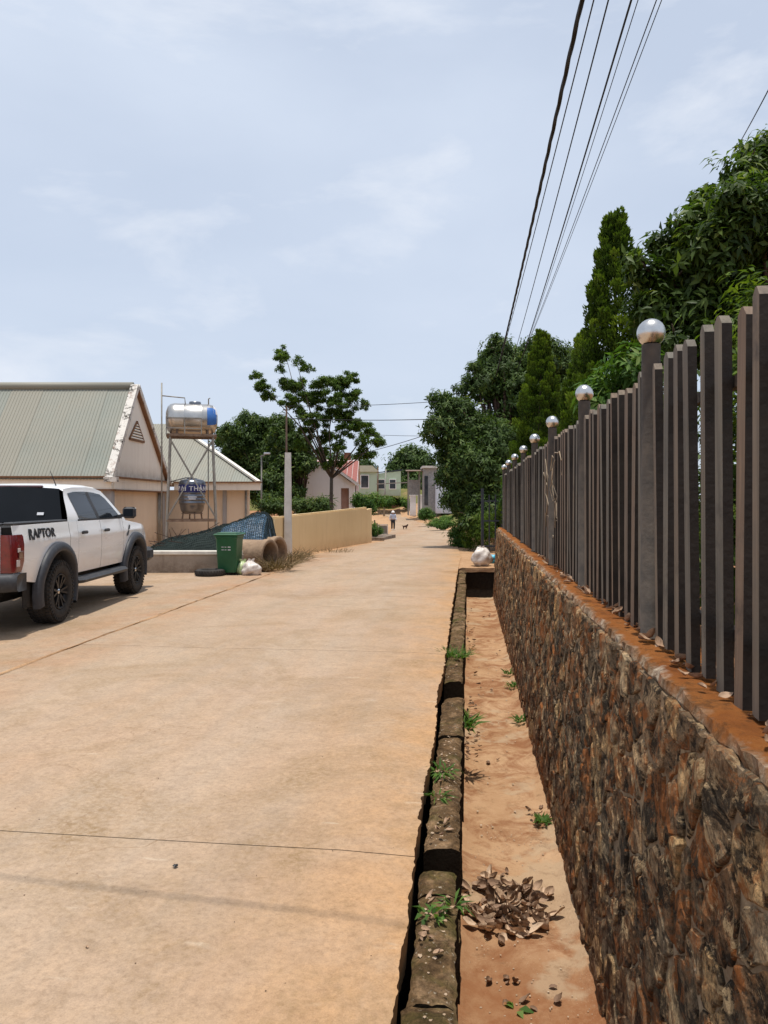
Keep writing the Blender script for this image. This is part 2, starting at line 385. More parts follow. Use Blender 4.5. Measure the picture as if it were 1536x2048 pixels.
MAT['white_paint'] = simple('car_white', (.80, .80, .795), (.83, .83, .825), 3, .28, .0, .001, spec=.5, Coat_Weight=.6, Coat_Roughness=.06)
def dusty_white():
    t = NT('car_white_dusty'); o = t.tc.outputs['Object']; z = t.sep(o)[2]
    d = t.math('MULTIPLY', t.ramp(z, [(.55, 1.0), (.95, 0.0)]), t.ramp(t.noise(5, 8, .7), [(.3, .4), (.65, 1.0)]))
    sm = t.n.new('ShaderNodeMapping'); sm.inputs['Scale'].default_value = (1, 1.5, 9); t.l.new(o, sm.inputs['Vector'])
    d2 = t.math('ADD', t.math('MULTIPLY', d, .5), t.ramp(t.noise(1.5, 6, .6, sm.outputs[0]), [(.56, 0.0), (.75, .18)]))
    c = t.mix((.84, .84, .835), (.62, .46, .32), d2)
    return t.done(c, t.math('MULTIPLY_ADD', d2, .5, .25), None, 0, .5, Coat_Weight=.5, Coat_Roughness=.08)
MAT['car'] = dusty_white()
MAT['black_plastic'] = simple('black_plastic', (.035, .036, .04), (.055, .056, .06), 20, .55, .3, .002)
MAT['flare'] = simple('grey_flare_plastic', (.035, .037, .044), (.05, .052, .06), 20, .5, .3, .002)
MAT['rubber'] = simple('tyre_rubber', (.018, .017, .016), (.05, .042, .036), 7, .85, .6, .004)
MAT['rim'] = simple('dark_rim', (.02, .02, .022), (.035, .035, .038), 8, .4, .1, .002, metal=.6)
MAT['glass_dark'] = simple('tinted_glass', (.004, .005, .006), (.007, .008, .01), 2, .05, 0, .001, spec=.25)
MAT['glass_side'] = simple('side_glass', (.012, .016, .02), (.018, .022, .03), 2, .03, 0, .001, spec=.3)
MAT['lamp_red'] = simple('tail_red', (.10, .004, .007), (.20, .007, .011), 14, .15, .2, .003, spec=.6, Coat_Weight=.8)
MAT['lamp_dark'] = simple('tail_smoke', (.06, .015, .015), (.10, .02, .02), 14, .15, .1, .002, spec=.6, Coat_Weight=.8)
MAT['lamp_clear'] = simple('tail_clear', (.5, .42, .4), (.65, .6, .58), 25, .2, .3, .004, spec=.6)
MAT['chrome'] = simple('bright_metal', (.55, .55, .56), (.7, .7, .7), 8, .2, .05, .001, metal=1)
MAT['decal'] = simple('black_decal', (.012, .012, .014), (.02, .02, .022), 10, .5, 0, .001)
MAT['under'] = simple('underbody_black', (.01, .01, .01), (.02, .018, .016), 6, .9, .3, .01)

def roof_sheet_mat():
    t = NT('corrugated_sheet'); v = t.pos(); r = t.rand()
    c = t.ramp(t.noise(.5, 7, .6, v), [(.3, (.205, .222, .19)), (.7, (.265, .27, .228))])
    c = t.mix(c, (.28, .25, .195), t.ramp(t.math('ADD', r, t.math('MULTIPLY', t.noise(1.1, 6, .6, v), .8)), [(.5, 0.0), (1.2, .6)]))
    c = t.mix(c, (.30, .19, .11), t.ramp(t.noise(2.4, 9, .75, v), [(.6, 0.0), (.75, .5)]))
    return t.done(c, .55, t.bump(t.noise(6, 4, .5, v), .1, .01), .0, .35)
MAT['sheet'] = roof_sheet_mat()
def plaster(name, a, b, stain, zb, zs, amt=.8, streak=.4):
    t = NT(name); v = t.pos(); z = t.sep(v)[2]
    c = t.ramp(t.noise(.8, 8, .65, v), [(.3, a), (.7, b)])
    mp = t.n.new('ShaderNodeMapping'); mp.inputs['Scale'].default_value = (3.5, 3.5, .35); t.l.new(v, mp.inputs['Vector'])
    c = t.mix(c, stain, t.math('MULTIPLY', t.ramp(t.noise(1.2, 8, .75, mp.outputs[0]), [(.52, 0.0), (.74, .6)]), streak))
    low = t.math('MULTIPLY', t.ramp(t.math('MULTIPLY', t.math('SUBTRACT', z, zb), 1 / zs), [(.0, 1.0), (1.0, 0.0)]), t.ramp(t.noise(4, 8, .75, v), [(.3, .1), (.62, 1.0)]))
    c = t.mix(c, stain, t.math('MULTIPLY', low, amt))
    return t.done(c, .88, t.bump(t.math('ADD', t.noise(30, 6, .7, v), t.math('MULTIPLY', t.noise(3, 5, .6, v), 2)), .3, .012), 0, .2)
MAT['beige'] = plaster('beige_plaster', (.64, .53, .40), (.71, .59, .455), (.25, .17, .11), 0, .8)
MAT['gable'] = plaster('gable_plaster', (.80, .74, .65), (.82, .77, .68), (.33, .25, .18), 2.2, .6)
MAT['fascia'] = plaster('fascia_paint', (.76, .71, .62), (.80, .75, .66), (.16, .13, .10), 1.9, .1, .3)
MAT['yellow'] = plaster('yellow_plaster', (.70, .51, .27), (.76, .57, .315), (.50, .32, .17), -.1, .4, .6)
MAT['whitewall'] = plaster('white_plaster', (.76, .74, .73), (.80, .78, .77), (.42, .36, .32), 0, .8)
MAT['greenwall'] = plaster('green_plaster', (.40, .49, .37), (.46, .55, .43), (.22, .22, .17), 2, 1)
MAT['greywall'] = plaster('grey_plaster', (.30, .30, .31), (.36, .36, .36), (.2, .17, .14), 0, 1)
MAT['bluewall'] = plaster('pale_blue_plaster', (.52, .55, .63), (.57, .6, .67), (.35, .2, .15), .2, .9)
MAT['trim'] = simple('brown_trim', (.17, .085, .045), (.24, .13, .07), 6, .8, .3, .01)
def peeling():
    t = NT('peeling_white_paint'); v = t.pos()
    c = t.mix((.70, .66, .60), (.055, .05, .04), t.ramp(t.noise(3.2, 9, .8, v, .6), [(.53, 0.0), (.58, .95)]))
    c = t.mix(c, (.35, .25, .2), t.ramp(t.noise(6, 8, .7, v), [(.55, 0.0), (.65, .7)]))
    return t.done(c, .9, t.bump(t.noise(20, 8, .8, v), .8, .03), 0, .15)
MAT['peel'] = peeling()
MAT['lowwall'] = plaster('stained_concrete', (.34, .28, .225), (.42, .35, .28), (.13, .085, .055), .0, .45, 1.0, 1.0)
MAT['concrete'] = simple('pole_concrete', (.48, .45, .41), (.60, .57, .53), 4, .85, .4, .01)
def pipe_mat():
    t = NT('culvert_concrete'); v = t.pos(); z = t.sep(v)[2]
    c = t.ramp(t.noise(2.5, 8, .7, v), [(.3, (.30, .20, .13)), (.7, (.42, .30, .20))])
    c = t.mix(c, (.06, .04, .03), t.math('MULTIPLY', t.ramp(t.noise(7, 8, .75, v), [(.38, 0.0), (.6, 1.0)]), t.ramp(z, [(.0, .9), (.55, 0.25)])))
    return t.done(c, .92, t.bump(t.noise(25, 7, .75, v), .7, .02), 0, .15)
MAT['pipe'] = pipe_mat()
MAT['rusty'] = simple('rusty_steel', (.12, .07, .045), (.26, .19, .14), 7, .75, .5, .006, metal=.2)
MAT['darkrod'] = simple('dark_rusty_rod', (.05, .03, .02), (.09, .055, .04), 7, .85, .4, .005)
MAT['galv'] = simple('galvanised_steel', (.22, .205, .18), (.33, .31, .27), 6, .55, .3, .004, metal=.3)
MAT['tank'] = simple('stainless_tank', (.42, .40, .37), (.56, .54, .51), 3, .34, .1, .004, metal=1)
MAT['tank_dull'] = simple('dull_tank', (.16, .17, .19), (.22, .23, .26), 3, .3, .1, .004, metal=.85)
MAT['blue_label'] = simple('blue_label', (.03, .12, .38), (.05, .16, .45), 5, .4, .05, .001)
MAT['navy_label'] = simple('navy_label', (.02, .025, .12), (.03, .035, .15), 5, .45, .05, .001)
MAT['white_label'] = simple('white_label', (.62, .62, .64), (.74, .74, .75), 5, .5, .05, .001)
MAT['green_bin'] = simple('green_bin_plastic', (.008, .075, .028), (.014, .10, .04), 4, .38, .12, .002, spec=.45)
MAT['white_bag'] = simple('white_plastic_bag', (.52, .45, .40), (.72, .66, .60), 9, .4, .4, .01, spec=.45)
MAT['lime_bag'] = simple('pale_green_bag', (.38, .48, .2), (.55, .62, .38), 9, .4, .4, .01, spec=.45)
MAT['cyan_bag'] = simple('cyan_plastic', (.05, .42, .62), (.10, .52, .72), 9, .4, .3, .01, spec=.45)
MAT['tarp'] = simple('blue_tarp', (.02, .06, .12), (.10, .19, .29), 4.5, .35, .6, .03, spec=.5)
MAT['net'] = simple('dark_net', (.012, .022, .02), (.03, .045, .04), 6, .8, .2, .002)
MAT['brush'] = simple('dark_brushwood', (.03, .02, .015), (.11, .06, .04), 14, .95, .8, .03)
MAT['cable'] = simple('black_cable', (.012, .012, .014), (.022, .022, .024), 10, .6, .1, .001)
MAT['vine'] = simple('pale_vine', (.25, .19, .13), (.4, .31, .22), 9, .9, .3, .003)
MAT['pebble'] = simple('pale_pebble', (.36, .25, .16), (.55, .42, .3), 30, .9, .3, .003)
MAT['wood'] = simple('old_wood', (.10, .06, .035), (.2, .13, .08), 9, .9, .6, .01)
MAT['darkmetal'] = simple('dark_gate_paint', (.03, .035, .045), (.05, .055, .07), 9, .55, .2, .003)
MAT['window'] = simple('window_glass', (.02, .025, .03), (.05, .055, .06), 2, .1, 0, .001, spec=.7)
MAT['tile'] = simple('red_roof_tile', (.24, .075, .06), (.34, .12, .10), 6, .7, .3, .01)
MAT['tile_grout'] = simple('pale_roof_bed', (.46, .36, .34), (.56, .46, .44), 6, .9, .3, .01)
MAT['yellow_roof'] = simple('pale_roof', (.42, .41, .30), (.50, .48, .36), 2, .6, .2, .01)
MAT['door_pink'] = simple('dusky_porch_wall', (.36, .22, .18), (.44, .29, .24), 3, .85, .2, .01)
MAT['brick'] = simple('brown_brick_wall', (.12, .05, .03), (.22, .10, .06), 5, .92, .6, .02)
MAT['block'] = simple('grey_block_wall', (.22, .22, .22), (.36, .355, .345), 7, .9, .5, .02)
MAT['bark'] = simple('tree_bark', (.05, .038, .028), (.115, .09, .07), 9, .92, .9, .02)
MAT['bark_red'] = simple('dark_bark', (.05, .03, .022), (.09, .055, .04), 9, .92, .9, .02)

def leaf_mat(name, stops, rough=.42, trans=.3, spec=.4):
    t = NT(name); c = t.ramp(t.attr('tone'), stops)
    t.done(c, rough, None, 0, spec)
    tr = t.n.new('ShaderNodeBsdfTranslucent'); t.l.new(t.mix(c, (1.25, 1.35, .55), 1.0, 'MULTIPLY'), tr.inputs[0])
    mx = t.n.new('ShaderNodeMixShader'); mx.inputs[0].default_value = trans
    t.l.new(t.b.outputs[0], mx.inputs[1]); t.l.new(tr.outputs[0], mx.inputs[2]); t.l.new(mx.outputs[0], t.out.inputs[0])
    return t.mat
MAT['leaf_broad'] = leaf_mat('broad_leaf', [(0, (.024, .048, .009)), (.5, (.058, .10, .018)), (.85, (.12, .175, .034)), (1, (.2, .24, .06))], .5, .42, .25)
MAT['leaf_dark'] = leaf_mat('dark_mango_leaf', [(0, (.024, .046, .012)), (.5, (.056, .098, .023)), (.9, (.105, .16, .036)), (1, (.17, .2, .055))], .55, .3, .2)
MAT['leaf_cypress'] = leaf_mat('cypress_leaf', [(0, (.02, .042, .008)), (.45, (.06, .105, .014)), (.8, (.115, .18, .02)), (1, (.17, .23, .03))], .65, .35, .12)
MAT['leaf_feather'] = leaf_mat('feathery_leaf', [(0, (.03, .058, .01)), (.5, (.075, .13, .022)), (.9, (.135, .2, .035)), (1, (.2, .26, .05))], .6, .4, .15)
MAT['leaf_bush'] = leaf_mat('bush_leaf', [(0, (.028, .065, .014)), (.5, (.065, .135, .026)), (.9, (.12, .21, .04)), (1, (.18, .25, .07))], .6, .35, .15)
MAT['leaf_dry'] = leaf_mat('dry_weed', [(0, (.06, .04, .022)), (.5, (.14, .095, .05)), (1, (.25, .18, .10))], .8, .2, .1)
def dead_leaf_mat():
    t = NT('dead_leaf'); r = t.rand()
    c = t.ramp(r, [(0, (.19, .11, .065)), (.3, (.34, .22, .145)), (.6, (.48, .32, .20)), (1, (.62, .45, .31))])
    c = t.mix(c, (.09, .045, .025), t.ramp(t.noise(22, 6, .7), [(.5, 0.0), (.7, .7)]))
    return t.done(c, .7, t.bump(t.noise(60, 5, .7), .4, .004), 0, .25)
MAT['dead'] = dead_leaf_mat()

# ================================================================== the setting
# ---- ground: one sheet to the horizon, dug out along the drain, raised behind the stone wall
U_LINES = [-900, -300, -120, -60, -40, -30, -24, -20, -16, -13, -11, -9, -7.5, -6, -5, -4.3, -3.5, -2.5, -1.5, -.8, -.275, -.26, .3, 1.0, 1.01, 1.5, 2, 3, 4, 5, 6, 8, 10, 13, 16, 20, 30, 50, 100, 300, 900]
Y_LINES = [-40, -15, -5, 0] + [i * 1.0 for i in range(1, 19)] + [18.5, 18.56, 19, 20, 21, 22, 23, 24, 25.5, 27] + list(range(29, 110, 2)) + [115, 122, 130, 150, 200, 300, 500, 900, 1500]
def ground_z(u, y):
    x = M * y + u
    if -.262 < u < 1.005 and y < 18.53: return -1.05
    z = gz(y) - .035
    if u > 1.005: z = lerp(.9, gz(y) + .25, smooth(19.5, 24, y)) + .03 * nz(x * .6, y * .6, 2)
    if x < -4.3 and y > 17.5: z -= .15 * smooth(17.5, 20, y)
    z += 2.3 * smooth(90, 101, y) * smooth(9, 4, x)
    if x > 2.2 and y > 56: z += .75 * smooth(5.2, 8, x + (y - 56) * .11)
    return z
V = []; F = []
for y in Y_LINES:
    for u in U_LINES: V.append((M * y + u, y, ground_z(u, y)))
n = len(U_LINES); gm = MB()
for j in range(len(Y_LINES) - 1):
    for i in range(n - 1): F.append((j * n + i, j * n + i + 1, j * n + n + i + 1, j * n + n + i))
gm.add(V, F, False)
for k, f in enumerate(gm.F):
    c = [sum(gm.V[i][q] for i in f) / 4 for q in range(3)]
    u = c[0] - M * c[1]
    gm.mi[k] = 2 if (-.27 < u < 1 and c[1] < 18.55) else 1 if (u > 1 or c[1] > 96 or (c[0] < -5 and c[1] > 29)) else 0
    if c[1] > 60 and c[0] > 5 or c[1] > 93: gm.mi[k] = 3
g = gm.build('ground', [MAT['sand'], MAT['soil'], MAT['void'], MAT['grassy']]); g['kind'] = 'structure'

# ---- road: concrete slabs with open joints
L_EDGE = [(-10, -5.39), (17, -2.447), (20, -2.3), (23, -2.05), (30, -.75), (33.5, 0), (42, .1), (52, .45), (60, .75), (70, .95), (80, .6), (93, -.9)]
R_EDGE = [(-10, -1.321), (18.5, 1.785), (22, 2.2), (27, 2.6), (31, 2.95), (36, 3.3), (41, 3.75), (47, 4.1), (54, 4.6), (60, 4.5), (65, 4.2), (70, 3.4), (78, 2.5), (86, 2.0), (93, 1.5)]
road = empty('road', (0, 0, 0), kind='structure', label='dusty tan concrete road running away beside the drain')
joints = [-1.1, 3.49, 8.1, 12.75, 17.4, 21.9, 26.6, 31.2, 36, 41, 46.5, 52, 58, 64, 71, 79, 87, 92]
for y0, y1 in zip(joints, joints[1:]):
    y0 += .004; y1 -= .004
    near = y1 < 19
    ny = int((y1 - y0) / .014) if near else 14; nx = 12
    V = []; F = []
    for j in range(ny + 1):
        y = lerp(y0, y1, j / ny); l, r = interp(y, L_EDGE), interp(y, R_EDGE)
        for i in range(nx + 1):
            f = i / nx; x = lerp(l, r, f)
            if near and i == nx:
                x += .016 * nz(y * 3.1, 1.7, 0) + .012 * nz(y * 11, 4.1, 0) + .006 * nz(y * 33, 8.1, 0) + .012 * abs(nz(y * 57, 2.1, 0)) * max(0, nz(y * 6, 3, 3)) * 2 - .006
                if 3.9 < y < 4.2 or 6.0 < y < 6.9: x -= .02 * (1 - abs(nz(y * 4, 0, 3)))
            if i == 0 and near: x += .05 * nz(y * 2.1, 5.5, 0) + .03 * nz(y * 9, 6.5, 0)
            yy = y - .12 * (x - r)
            V.append((x, yy, gz(yy) + .006 * nz(x * .7, yy * .5, 1) - (.012 if near and i == nx else 0)))
    w = nx + 1
    for j in range(ny):
        for i in range(nx): F.append((j * w + i, j * w + i + 1, j * w + w + i + 1, j * w + w + i))
    b = MB(); b.add(V, F, False)
    ring = [j * w + nx for j in range(ny + 1)] + [ny * w + i for i in range(nx - 1, -1, -1)] + [j * w for j in range(ny - 1, -1, -1)] + list(range(1, nx))
    o = len(b.V)
    b.V += [(b.V[i][0] - (.01 if b.V[i][0] > 0 else 0), b.V[i][1], b.V[i][2] - .17) for i in ring]
    for k in range(len(ring)):
        q = (k + 1) % len(ring); b.F.append((ring[q], ring[k], o + k, o + q)); b.mi.append(0); b.sm.append(False)
    b.build('slab', MAT['road'], road)

# ---- parking apron left of the road
V = []; F = []; ny = 90; nx = 10
for j in range(ny + 1):
    y = lerp(-4, 17.2, j / ny); r = M * y - 4.335 + .04 * nz(y * 1.7, 9, 0) + .03 * nz(y * 7, 3, 0)
    for i in range(nx + 1):
        x = lerp(-17, r, (i / nx) ** .6); V.append((x, y, .008 + .004 * nz(x, y, 5)))
for j in range(ny):
    for i in range(nx): F.append((j * (nx + 1) + i, j * (nx + 1) + i + 1, (j + 1) * (nx + 1) + i + 1, (j + 1) * (nx + 1) + i))
b = MB(); b.add(V, F)
b.build('pavement', MAT['road'])['kind'] = 'structure'

V = []; F = []; ny = 160
for j in range(ny + 1):
    y = lerp(1, 17.2, j / ny); c = M * y - 4.32; h = .006 + .06 * max(0, nz(y * .9, 2, 2) - .05) + .012 * nz(y * 5, 1, 1)
    for f, z in ((-1, .002), (-.35, .016), (.3, .014), (1, .002)): V.append((c + f * h + .02 * nz(y * 3, f, 4), y, z + .005 * nz(y * 8, f * 3, 1)))
for j in range(ny):
    for i in range(3): F.append((j * 4 + i, j * 4 + i + 1, j * 4 + 5 + i, j * 4 + 4 + i))
b = MB(); b.add(V, F, True); b.build('dirt_seam', MAT['sand'])['kind'] = 'structure'

# ---- drain: floor, broken masonry kerb, head wall at the far end
FLOOR = -.72
V = []; F = []; ny = 420; nx = 22
for j in range(ny + 1):
    y = .4 + 18.2 * (j / ny)
    for i in range(nx + 1):
        t = lerp(-.13, .70, i / nx)
        z = FLOOR + .014 * nz(t * 3, y * 1.5, 0) + .008 * nz(t * 11, y * 9, 2) + .05 * smooth(.52, .66, t + .03 * nz(y * 3, 0, 7)) + .03 * smooth(.02, -.06, t)
        V.append(W(y, t, z))
for j in range(ny):
    for i in range(nx): F.append((j * (nx + 1) + i, j * (nx + 1) + i + 1, (j + 1) * (nx + 1) + i + 1, (j + 1) * (nx + 1) + i))
b = MB(); b.add(V, F, True); b.build('drain_floor', MAT['drain'])['kind'] = 'structure'

def rough_block(y0, y1, t0, t1, z0, z1, amp=.014, seed=0, ny=None, nt=6, nzs=4):
    """a broken masonry block with worn, uneven faces (in road coordinates)"""
    ny = ny or max(4, int((y1 - y0) / .022)); b = MB()
    def wob(y, t, z):
        d = Vector((nz(t * 9 + seed, y * 9, z * 9), nz(t * 9, y * 9 + seed, z * 9 + 5), nz(t * 8, y * 8, z * 8 + seed + 9))) * amp
        d += Vector((nz(t * 30 + seed, y * 30, z * 30), nz(t * 30, y * 30 + seed, 3), nz(t * 30, y * 30, seed + 9))) * amp * .5
        d += Vector((nz(t * 70 + seed, y * 70, z * 50), nz(t * 70, y * 70 + seed, 3), nz(t * 70, y * 70, seed + 9))) * amp * .45
        d.z += amp * 1.5 * nz(t * 5, y * 4.0, seed * 0 + 2)
        # worn top edges
        e = min(abs(t - t0), abs(t1 - t)); ey = min(abs(y - y0), abs(y1 - y))
        if z > z1 - .01: d.z -= .018 * max(0, 1 - e / .03) + .004 * max(0, 1 - ey / .02)
        return W(y + d.y * .6, t + d.x, z + d.z)
    def sheet(fn, a, c):
        V = [wob(*fn(i / a, j / c)) for j in range(c + 1) for i in range(a + 1)]
        b.add(V, [(j * (a + 1) + i, j * (a + 1) + i + 1, (j + 1) * (a + 1) + i + 1, (j + 1) * (a + 1) + i) for j in range(c) for i in range(a)], False)
    sheet(lambda f, h: (lerp(y0, y1, h), lerp(t0, t1, f), z1), nt, ny)
    sheet(lambda f, h: (lerp(y0, y1, h), t1, lerp(z1, z0, f)), nzs, ny)
    sheet(lambda f, h: (lerp(y0, y1, h), t0, lerp(z0, z1, f)), nzs, ny)
    sheet(lambda f, h: (y0, lerp(t0, t1, f), lerp(z0, z1, h)), nt, nzs)
    sheet(lambda f, h: (y1, lerp(t1, t0, f), lerp(z0, z1, h)), nt, nzs)
    return b
kerb = empty('kerb', W(9, -.12, FLOOR), kind='structure', label='mossy broken masonry kerb between the road and the drain')
y = .9; k = 0
rk = random.Random(3)
while y < 18.45:
    Ln = rk.uniform(.5, 1.3); y1 = min(y + Ln, 18.45); top = -.075 + rk.uniform(-.02, .008)
    if y < 3.5 < y1 or 3.5 <= y < 3.7: y1 = max(3.5, y + .05) if y < 3.5 else 3.72
    if 3.5 <= y < 3.72: y1 = 3.74; top = -.42
    if 6.35 < y < 6.95: top = -.24
    if y < 6.4 < y1 - .1: y1 = 6.4
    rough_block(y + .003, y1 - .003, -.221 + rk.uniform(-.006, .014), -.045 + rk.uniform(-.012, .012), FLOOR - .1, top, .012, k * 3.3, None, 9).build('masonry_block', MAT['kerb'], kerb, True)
    y = y1; k += 1

head = empty('drain_head_wall', W(18.6, .28, FLOOR), label='concrete slab and dark head wall closing the far end of the drain', cat='drain head')
rough_block(18.5, 21.5, -.235, .80, -.11, -.004, .012, 2.0, 14, 10, 2).build('cover_slab', MAT['sand'], head, True)
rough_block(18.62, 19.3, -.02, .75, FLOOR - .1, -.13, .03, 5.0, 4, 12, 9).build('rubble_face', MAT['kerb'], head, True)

# ---- stone retaining wall: each stone its own piece
LEDGE = .945
def wall_t(z): return lerp(.608, .713, (z - FLOOR) / (LEDGE - FLOOR))
wall = empty('stone_wall', W(10, .8, FLOOR), label='dark rubble stone retaining wall with orange coping beside the drain', cat='stone wall')
b = MB(); V = []; ny = 60
secs = [(wall_t(-.85) + .001, -.85), (wall_t(-.2) + .001, -.2), (wall_t(.4) + .001, .4), (wall_t(.9) + .001, .9), (1.04, .9), (1.04, -.85)]
for j in range(ny + 1):
    y = lerp(.3, 18.9, j / ny); V += [W(y, t, z) for t, z in secs]
F = [(j * 6 + i, j * 6 + 6 + i, j * 6 + 6 + (i + 1) % 6, j * 6 + (i + 1) % 6) for j in range(ny) for i in range(6)] + [(5, 4, 3, 2, 1, 0), tuple(ny * 6 + i for i in range(6))]
b.add(V, F).build('mortar_core', MAT['mortar'], wall, True)

def clip(poly, n, d):
    out = []
    for i in range(len(poly)):
        a, c = poly[i], poly[(i + 1) % len(poly)]
        da = a[0] * n[0] + a[1] * n[1] - d; dc = c[0] * n[0] + c[1] * n[1] - d
        if da <= 0: out.append(a)
        if da * dc < 0:
            f = da / (da - dc); out.append((a[0] + (c[0] - a[0]) * f, a[1] + (c[1] - a[1]) * f))
    return out
rs = random.Random(11); pts = []
rows = 12; rh = (LEDGE - .03 - (FLOOR - .04)) / rows
for r in range(rows):
    s = .45 + rs.uniform(0, .2)
    while s < 18.9:
        pts.append((s + rs.uniform(-.05, .05), FLOOR - .04 + (r + .5) * rh + rs.uniform(-.05, .05)))
        s += rs.choice((.12, .17, .22, .28, .36)) * rs.uniform(.85, 1.15)
cells = []
for i, p in enumerate(pts):
    poly = [(max(p[0] - .4, .4), FLOOR - .06), (min(p[0] + .4, 18.88), FLOOR - .06), (min(p[0] + .4, 18.88), LEDGE - .035), (max(p[0] - .4, .4), LEDGE - .035)]
    for q in pts:
        dx, dy = q[0] - p[0], q[1] - p[1]
        if q is p or abs(dx) > .6 or abs(dy) > .5: continue
        mx, my = (p[0] + q[0]) / 2, (p[1] + q[1]) / 2
        poly = clip(poly, (dx, dy), mx * dx + my * dy)
        if len(poly) < 3: break
    if len(poly) >= 3: cells.append((p, poly))
def stone_geo(p, poly, fine):
    seed = p[0] * 7.7 + p[1] * 3.3
    n = 16 if fine else 8
    per = [math.dist(poly[i], poly[(i + 1) % len(poly)]) for i in range(len(poly))]; tot = sum(per); out = []
    for k in range(n):
        d = tot * (k + .5) / n; i = 0
        while d > per[i] and i < len(per) - 1: d -= per[i]; i += 1
        f = d / max(per[i], 1e-6); a, c = poly[i], poly[(i + 1) % len(poly)]
        out.append((a[0] + (c[0] - a[0]) * f, a[1] + (c[1] - a[1]) * f))
    cx = sum(o[0] for o in out) / n; cy = sum(o[1] for o in out) / n
    proud = .008 + .02 * abs(nz(seed, 1, 2))
    tilt_s, tilt_h = nz(seed, 3, 4) * .12, nz(seed, 5, 6) * .12
    V = []
    rings = ((.975, -.2), (.93, .65), (.86, .97), (.45, 1.0)) if fine else ((.98, -.2), (.91, .9))
    for sc, hh in rings:
        for x, h in out:
            wx = nz(x * 16, h * 16, seed) * .02; wh = nz(x * 16, h * 16, seed + 9) * .02
            X, H = cx + (x - cx) * sc + wx, cy + (h - cy) * sc + wh
            dd = -.008 + (proud + .008) * hh + (X - cx) * tilt_s + (H - cy) * tilt_h
            if hh > 0: dd += .012 * nz(X * 14, H * 14, seed + 3) + .006 * nz(X * 45, H * 45, seed)
            V.append(W(X, wall_t(H) - dd, H))
    V.append(W(cx, wall_t(cy) - proud - .006 * nz(cx * 40, cy * 40, 1), cy))
    F = []; m = len(rings)
    for r in range(m - 1):
        for k in range(n):
            q = (k + 1) % n; F.append((r * n + q, r * n + k, r * n + n + k, r * n + n + q))
    for k in range(n): F.append(((m - 1) * n + (k + 1) % n, (m - 1) * n + k, m * n))
    return V, F
def add_tone(me, vals):
    a = me.attributes.new('tone', 'FLOAT', 'POINT'); a.data.foreach_set('value', vals)
def shown(p):                      # apparent size of a cell from the road
    return -p[0] if p[0] > 1.75 else -99
cells.sort(key=lambda c: shown(c[0]), reverse=True)
near_cells, far_cells = cells[:298], cells[298:]
wl0 = wloc(wall)
for p, poly in near_cells:
    V, F = stone_geo(p, poly, True)
    b = MB(); b.add(V, F, False); o = b.build('stone', MAT['stone'], wall, True)
    add_tone(o.data, [rs.random()] * len(V))
b = MB(); tones = []
for p, poly in far_cells:
    V, F = stone_geo(p, poly, False); b.add(V, F, False); tones += [rs.random()] * len(V)
o = b.build('far_stones', MAT['stone'], wall, True); add_tone(o.data, tones); o['kind'] = 'stuff'
# coping: rough orange-stained top course
V = []; F = []; ny = 420; prof = [(.012, -.07), (.0, -.03), (.012, .0), (.045, .008), (.09, .006), (.17, .004), (.32, .004), (.32, -.08)]
for j in range(ny + 1):
    y = lerp(.3, 18.93, j / ny)
    for k, (dt, dz) in enumerate(prof):
        a = .026 if k < 4 else .006
        V.append(W(y, .722 + dt + a * nz(y * 7, k * 3.1, 0) + a * .8 * nz(y * 23, k * 2.1, 4), LEDGE + dz + (.012 if k < 4 else .004) * nz(y * 11, k * .7, 8)))
w = len(prof)
for j in range(ny):
    for i in range(w - 1): F.append((j * w + i, j * w + i + 1, (j + 1) * w + i + 1, (j + 1) * w + i))
F.append(tuple(range(ny * w, ny * w + w)))
b = MB(); b.add(V, F, False).build('coping', MAT['coping'], wall, True)

# ---- picket fence on the wall
fence = empty('picket_fence', W(10, .86, LEDGE), label='weathered brown picket fence with steel ball posts on the stone wall', cat='fence')
PW, PD, PT = .064, .034, 2.215 - LEDGE     # face along the fence, thickness, height
b = MB()
poly = [(-PW / 2, 0), (PW / 2, 0), (PW / 2, PT - .022), (.008, PT), (-.008, PT), (-PW / 2, PT - .03)]
b.V = []; b.prism([(a, z) for a, z in poly], PD, 'X', -PD / 2)
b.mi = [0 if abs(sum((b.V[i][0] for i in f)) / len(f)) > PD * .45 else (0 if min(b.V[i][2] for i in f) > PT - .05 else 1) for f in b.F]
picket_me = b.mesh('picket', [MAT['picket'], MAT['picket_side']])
b = MB(); b.smooth = True
b.lathe([(.0, 0), (.052, 0), (.052, .012), (.043, .02), (.043, 2.335 - LEDGE)], 20); post_me = b.mesh('post', MAT['post'])
b = MB(); b.lathe([(.0, -.066), (.03, -.06)] + [(.066 * math.sin(a), -.066 * math.cos(a)) for a in [math.pi * k / 14 for k in range(2, 14)]] + [(0, .066)], 28); ball_me = b.mesh('ball_cap', MAT['ball'])
rp = random.Random(5); base = wloc(fence)
for k in range(-1, 8):
    y = 3.64 + 2.075 * k
    c = Vector(W(y, .86, LEDGE + .004)) - base
    po = link('post', post_me, fence, c, (rp.uniform(-.006, .006), rp.uniform(-.006, .006), 0))
    link('ball_cap', ball_me, po, (0, 0, 2.392 - LEDGE))
    if k < 7:
        for i in range(1, 12):
            yy = y + 2.075 * i / 12 + rp.uniform(-.006, .006)
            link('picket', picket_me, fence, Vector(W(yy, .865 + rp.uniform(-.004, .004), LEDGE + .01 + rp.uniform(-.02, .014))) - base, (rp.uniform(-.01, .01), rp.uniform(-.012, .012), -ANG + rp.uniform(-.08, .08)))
for z in (1.15, 2.0):
    b = MB(); b.bar(W(1.5, .905, z), W(18.2, .905, z), .03, .04); b.build('rail', MAT['post'], fence, True)

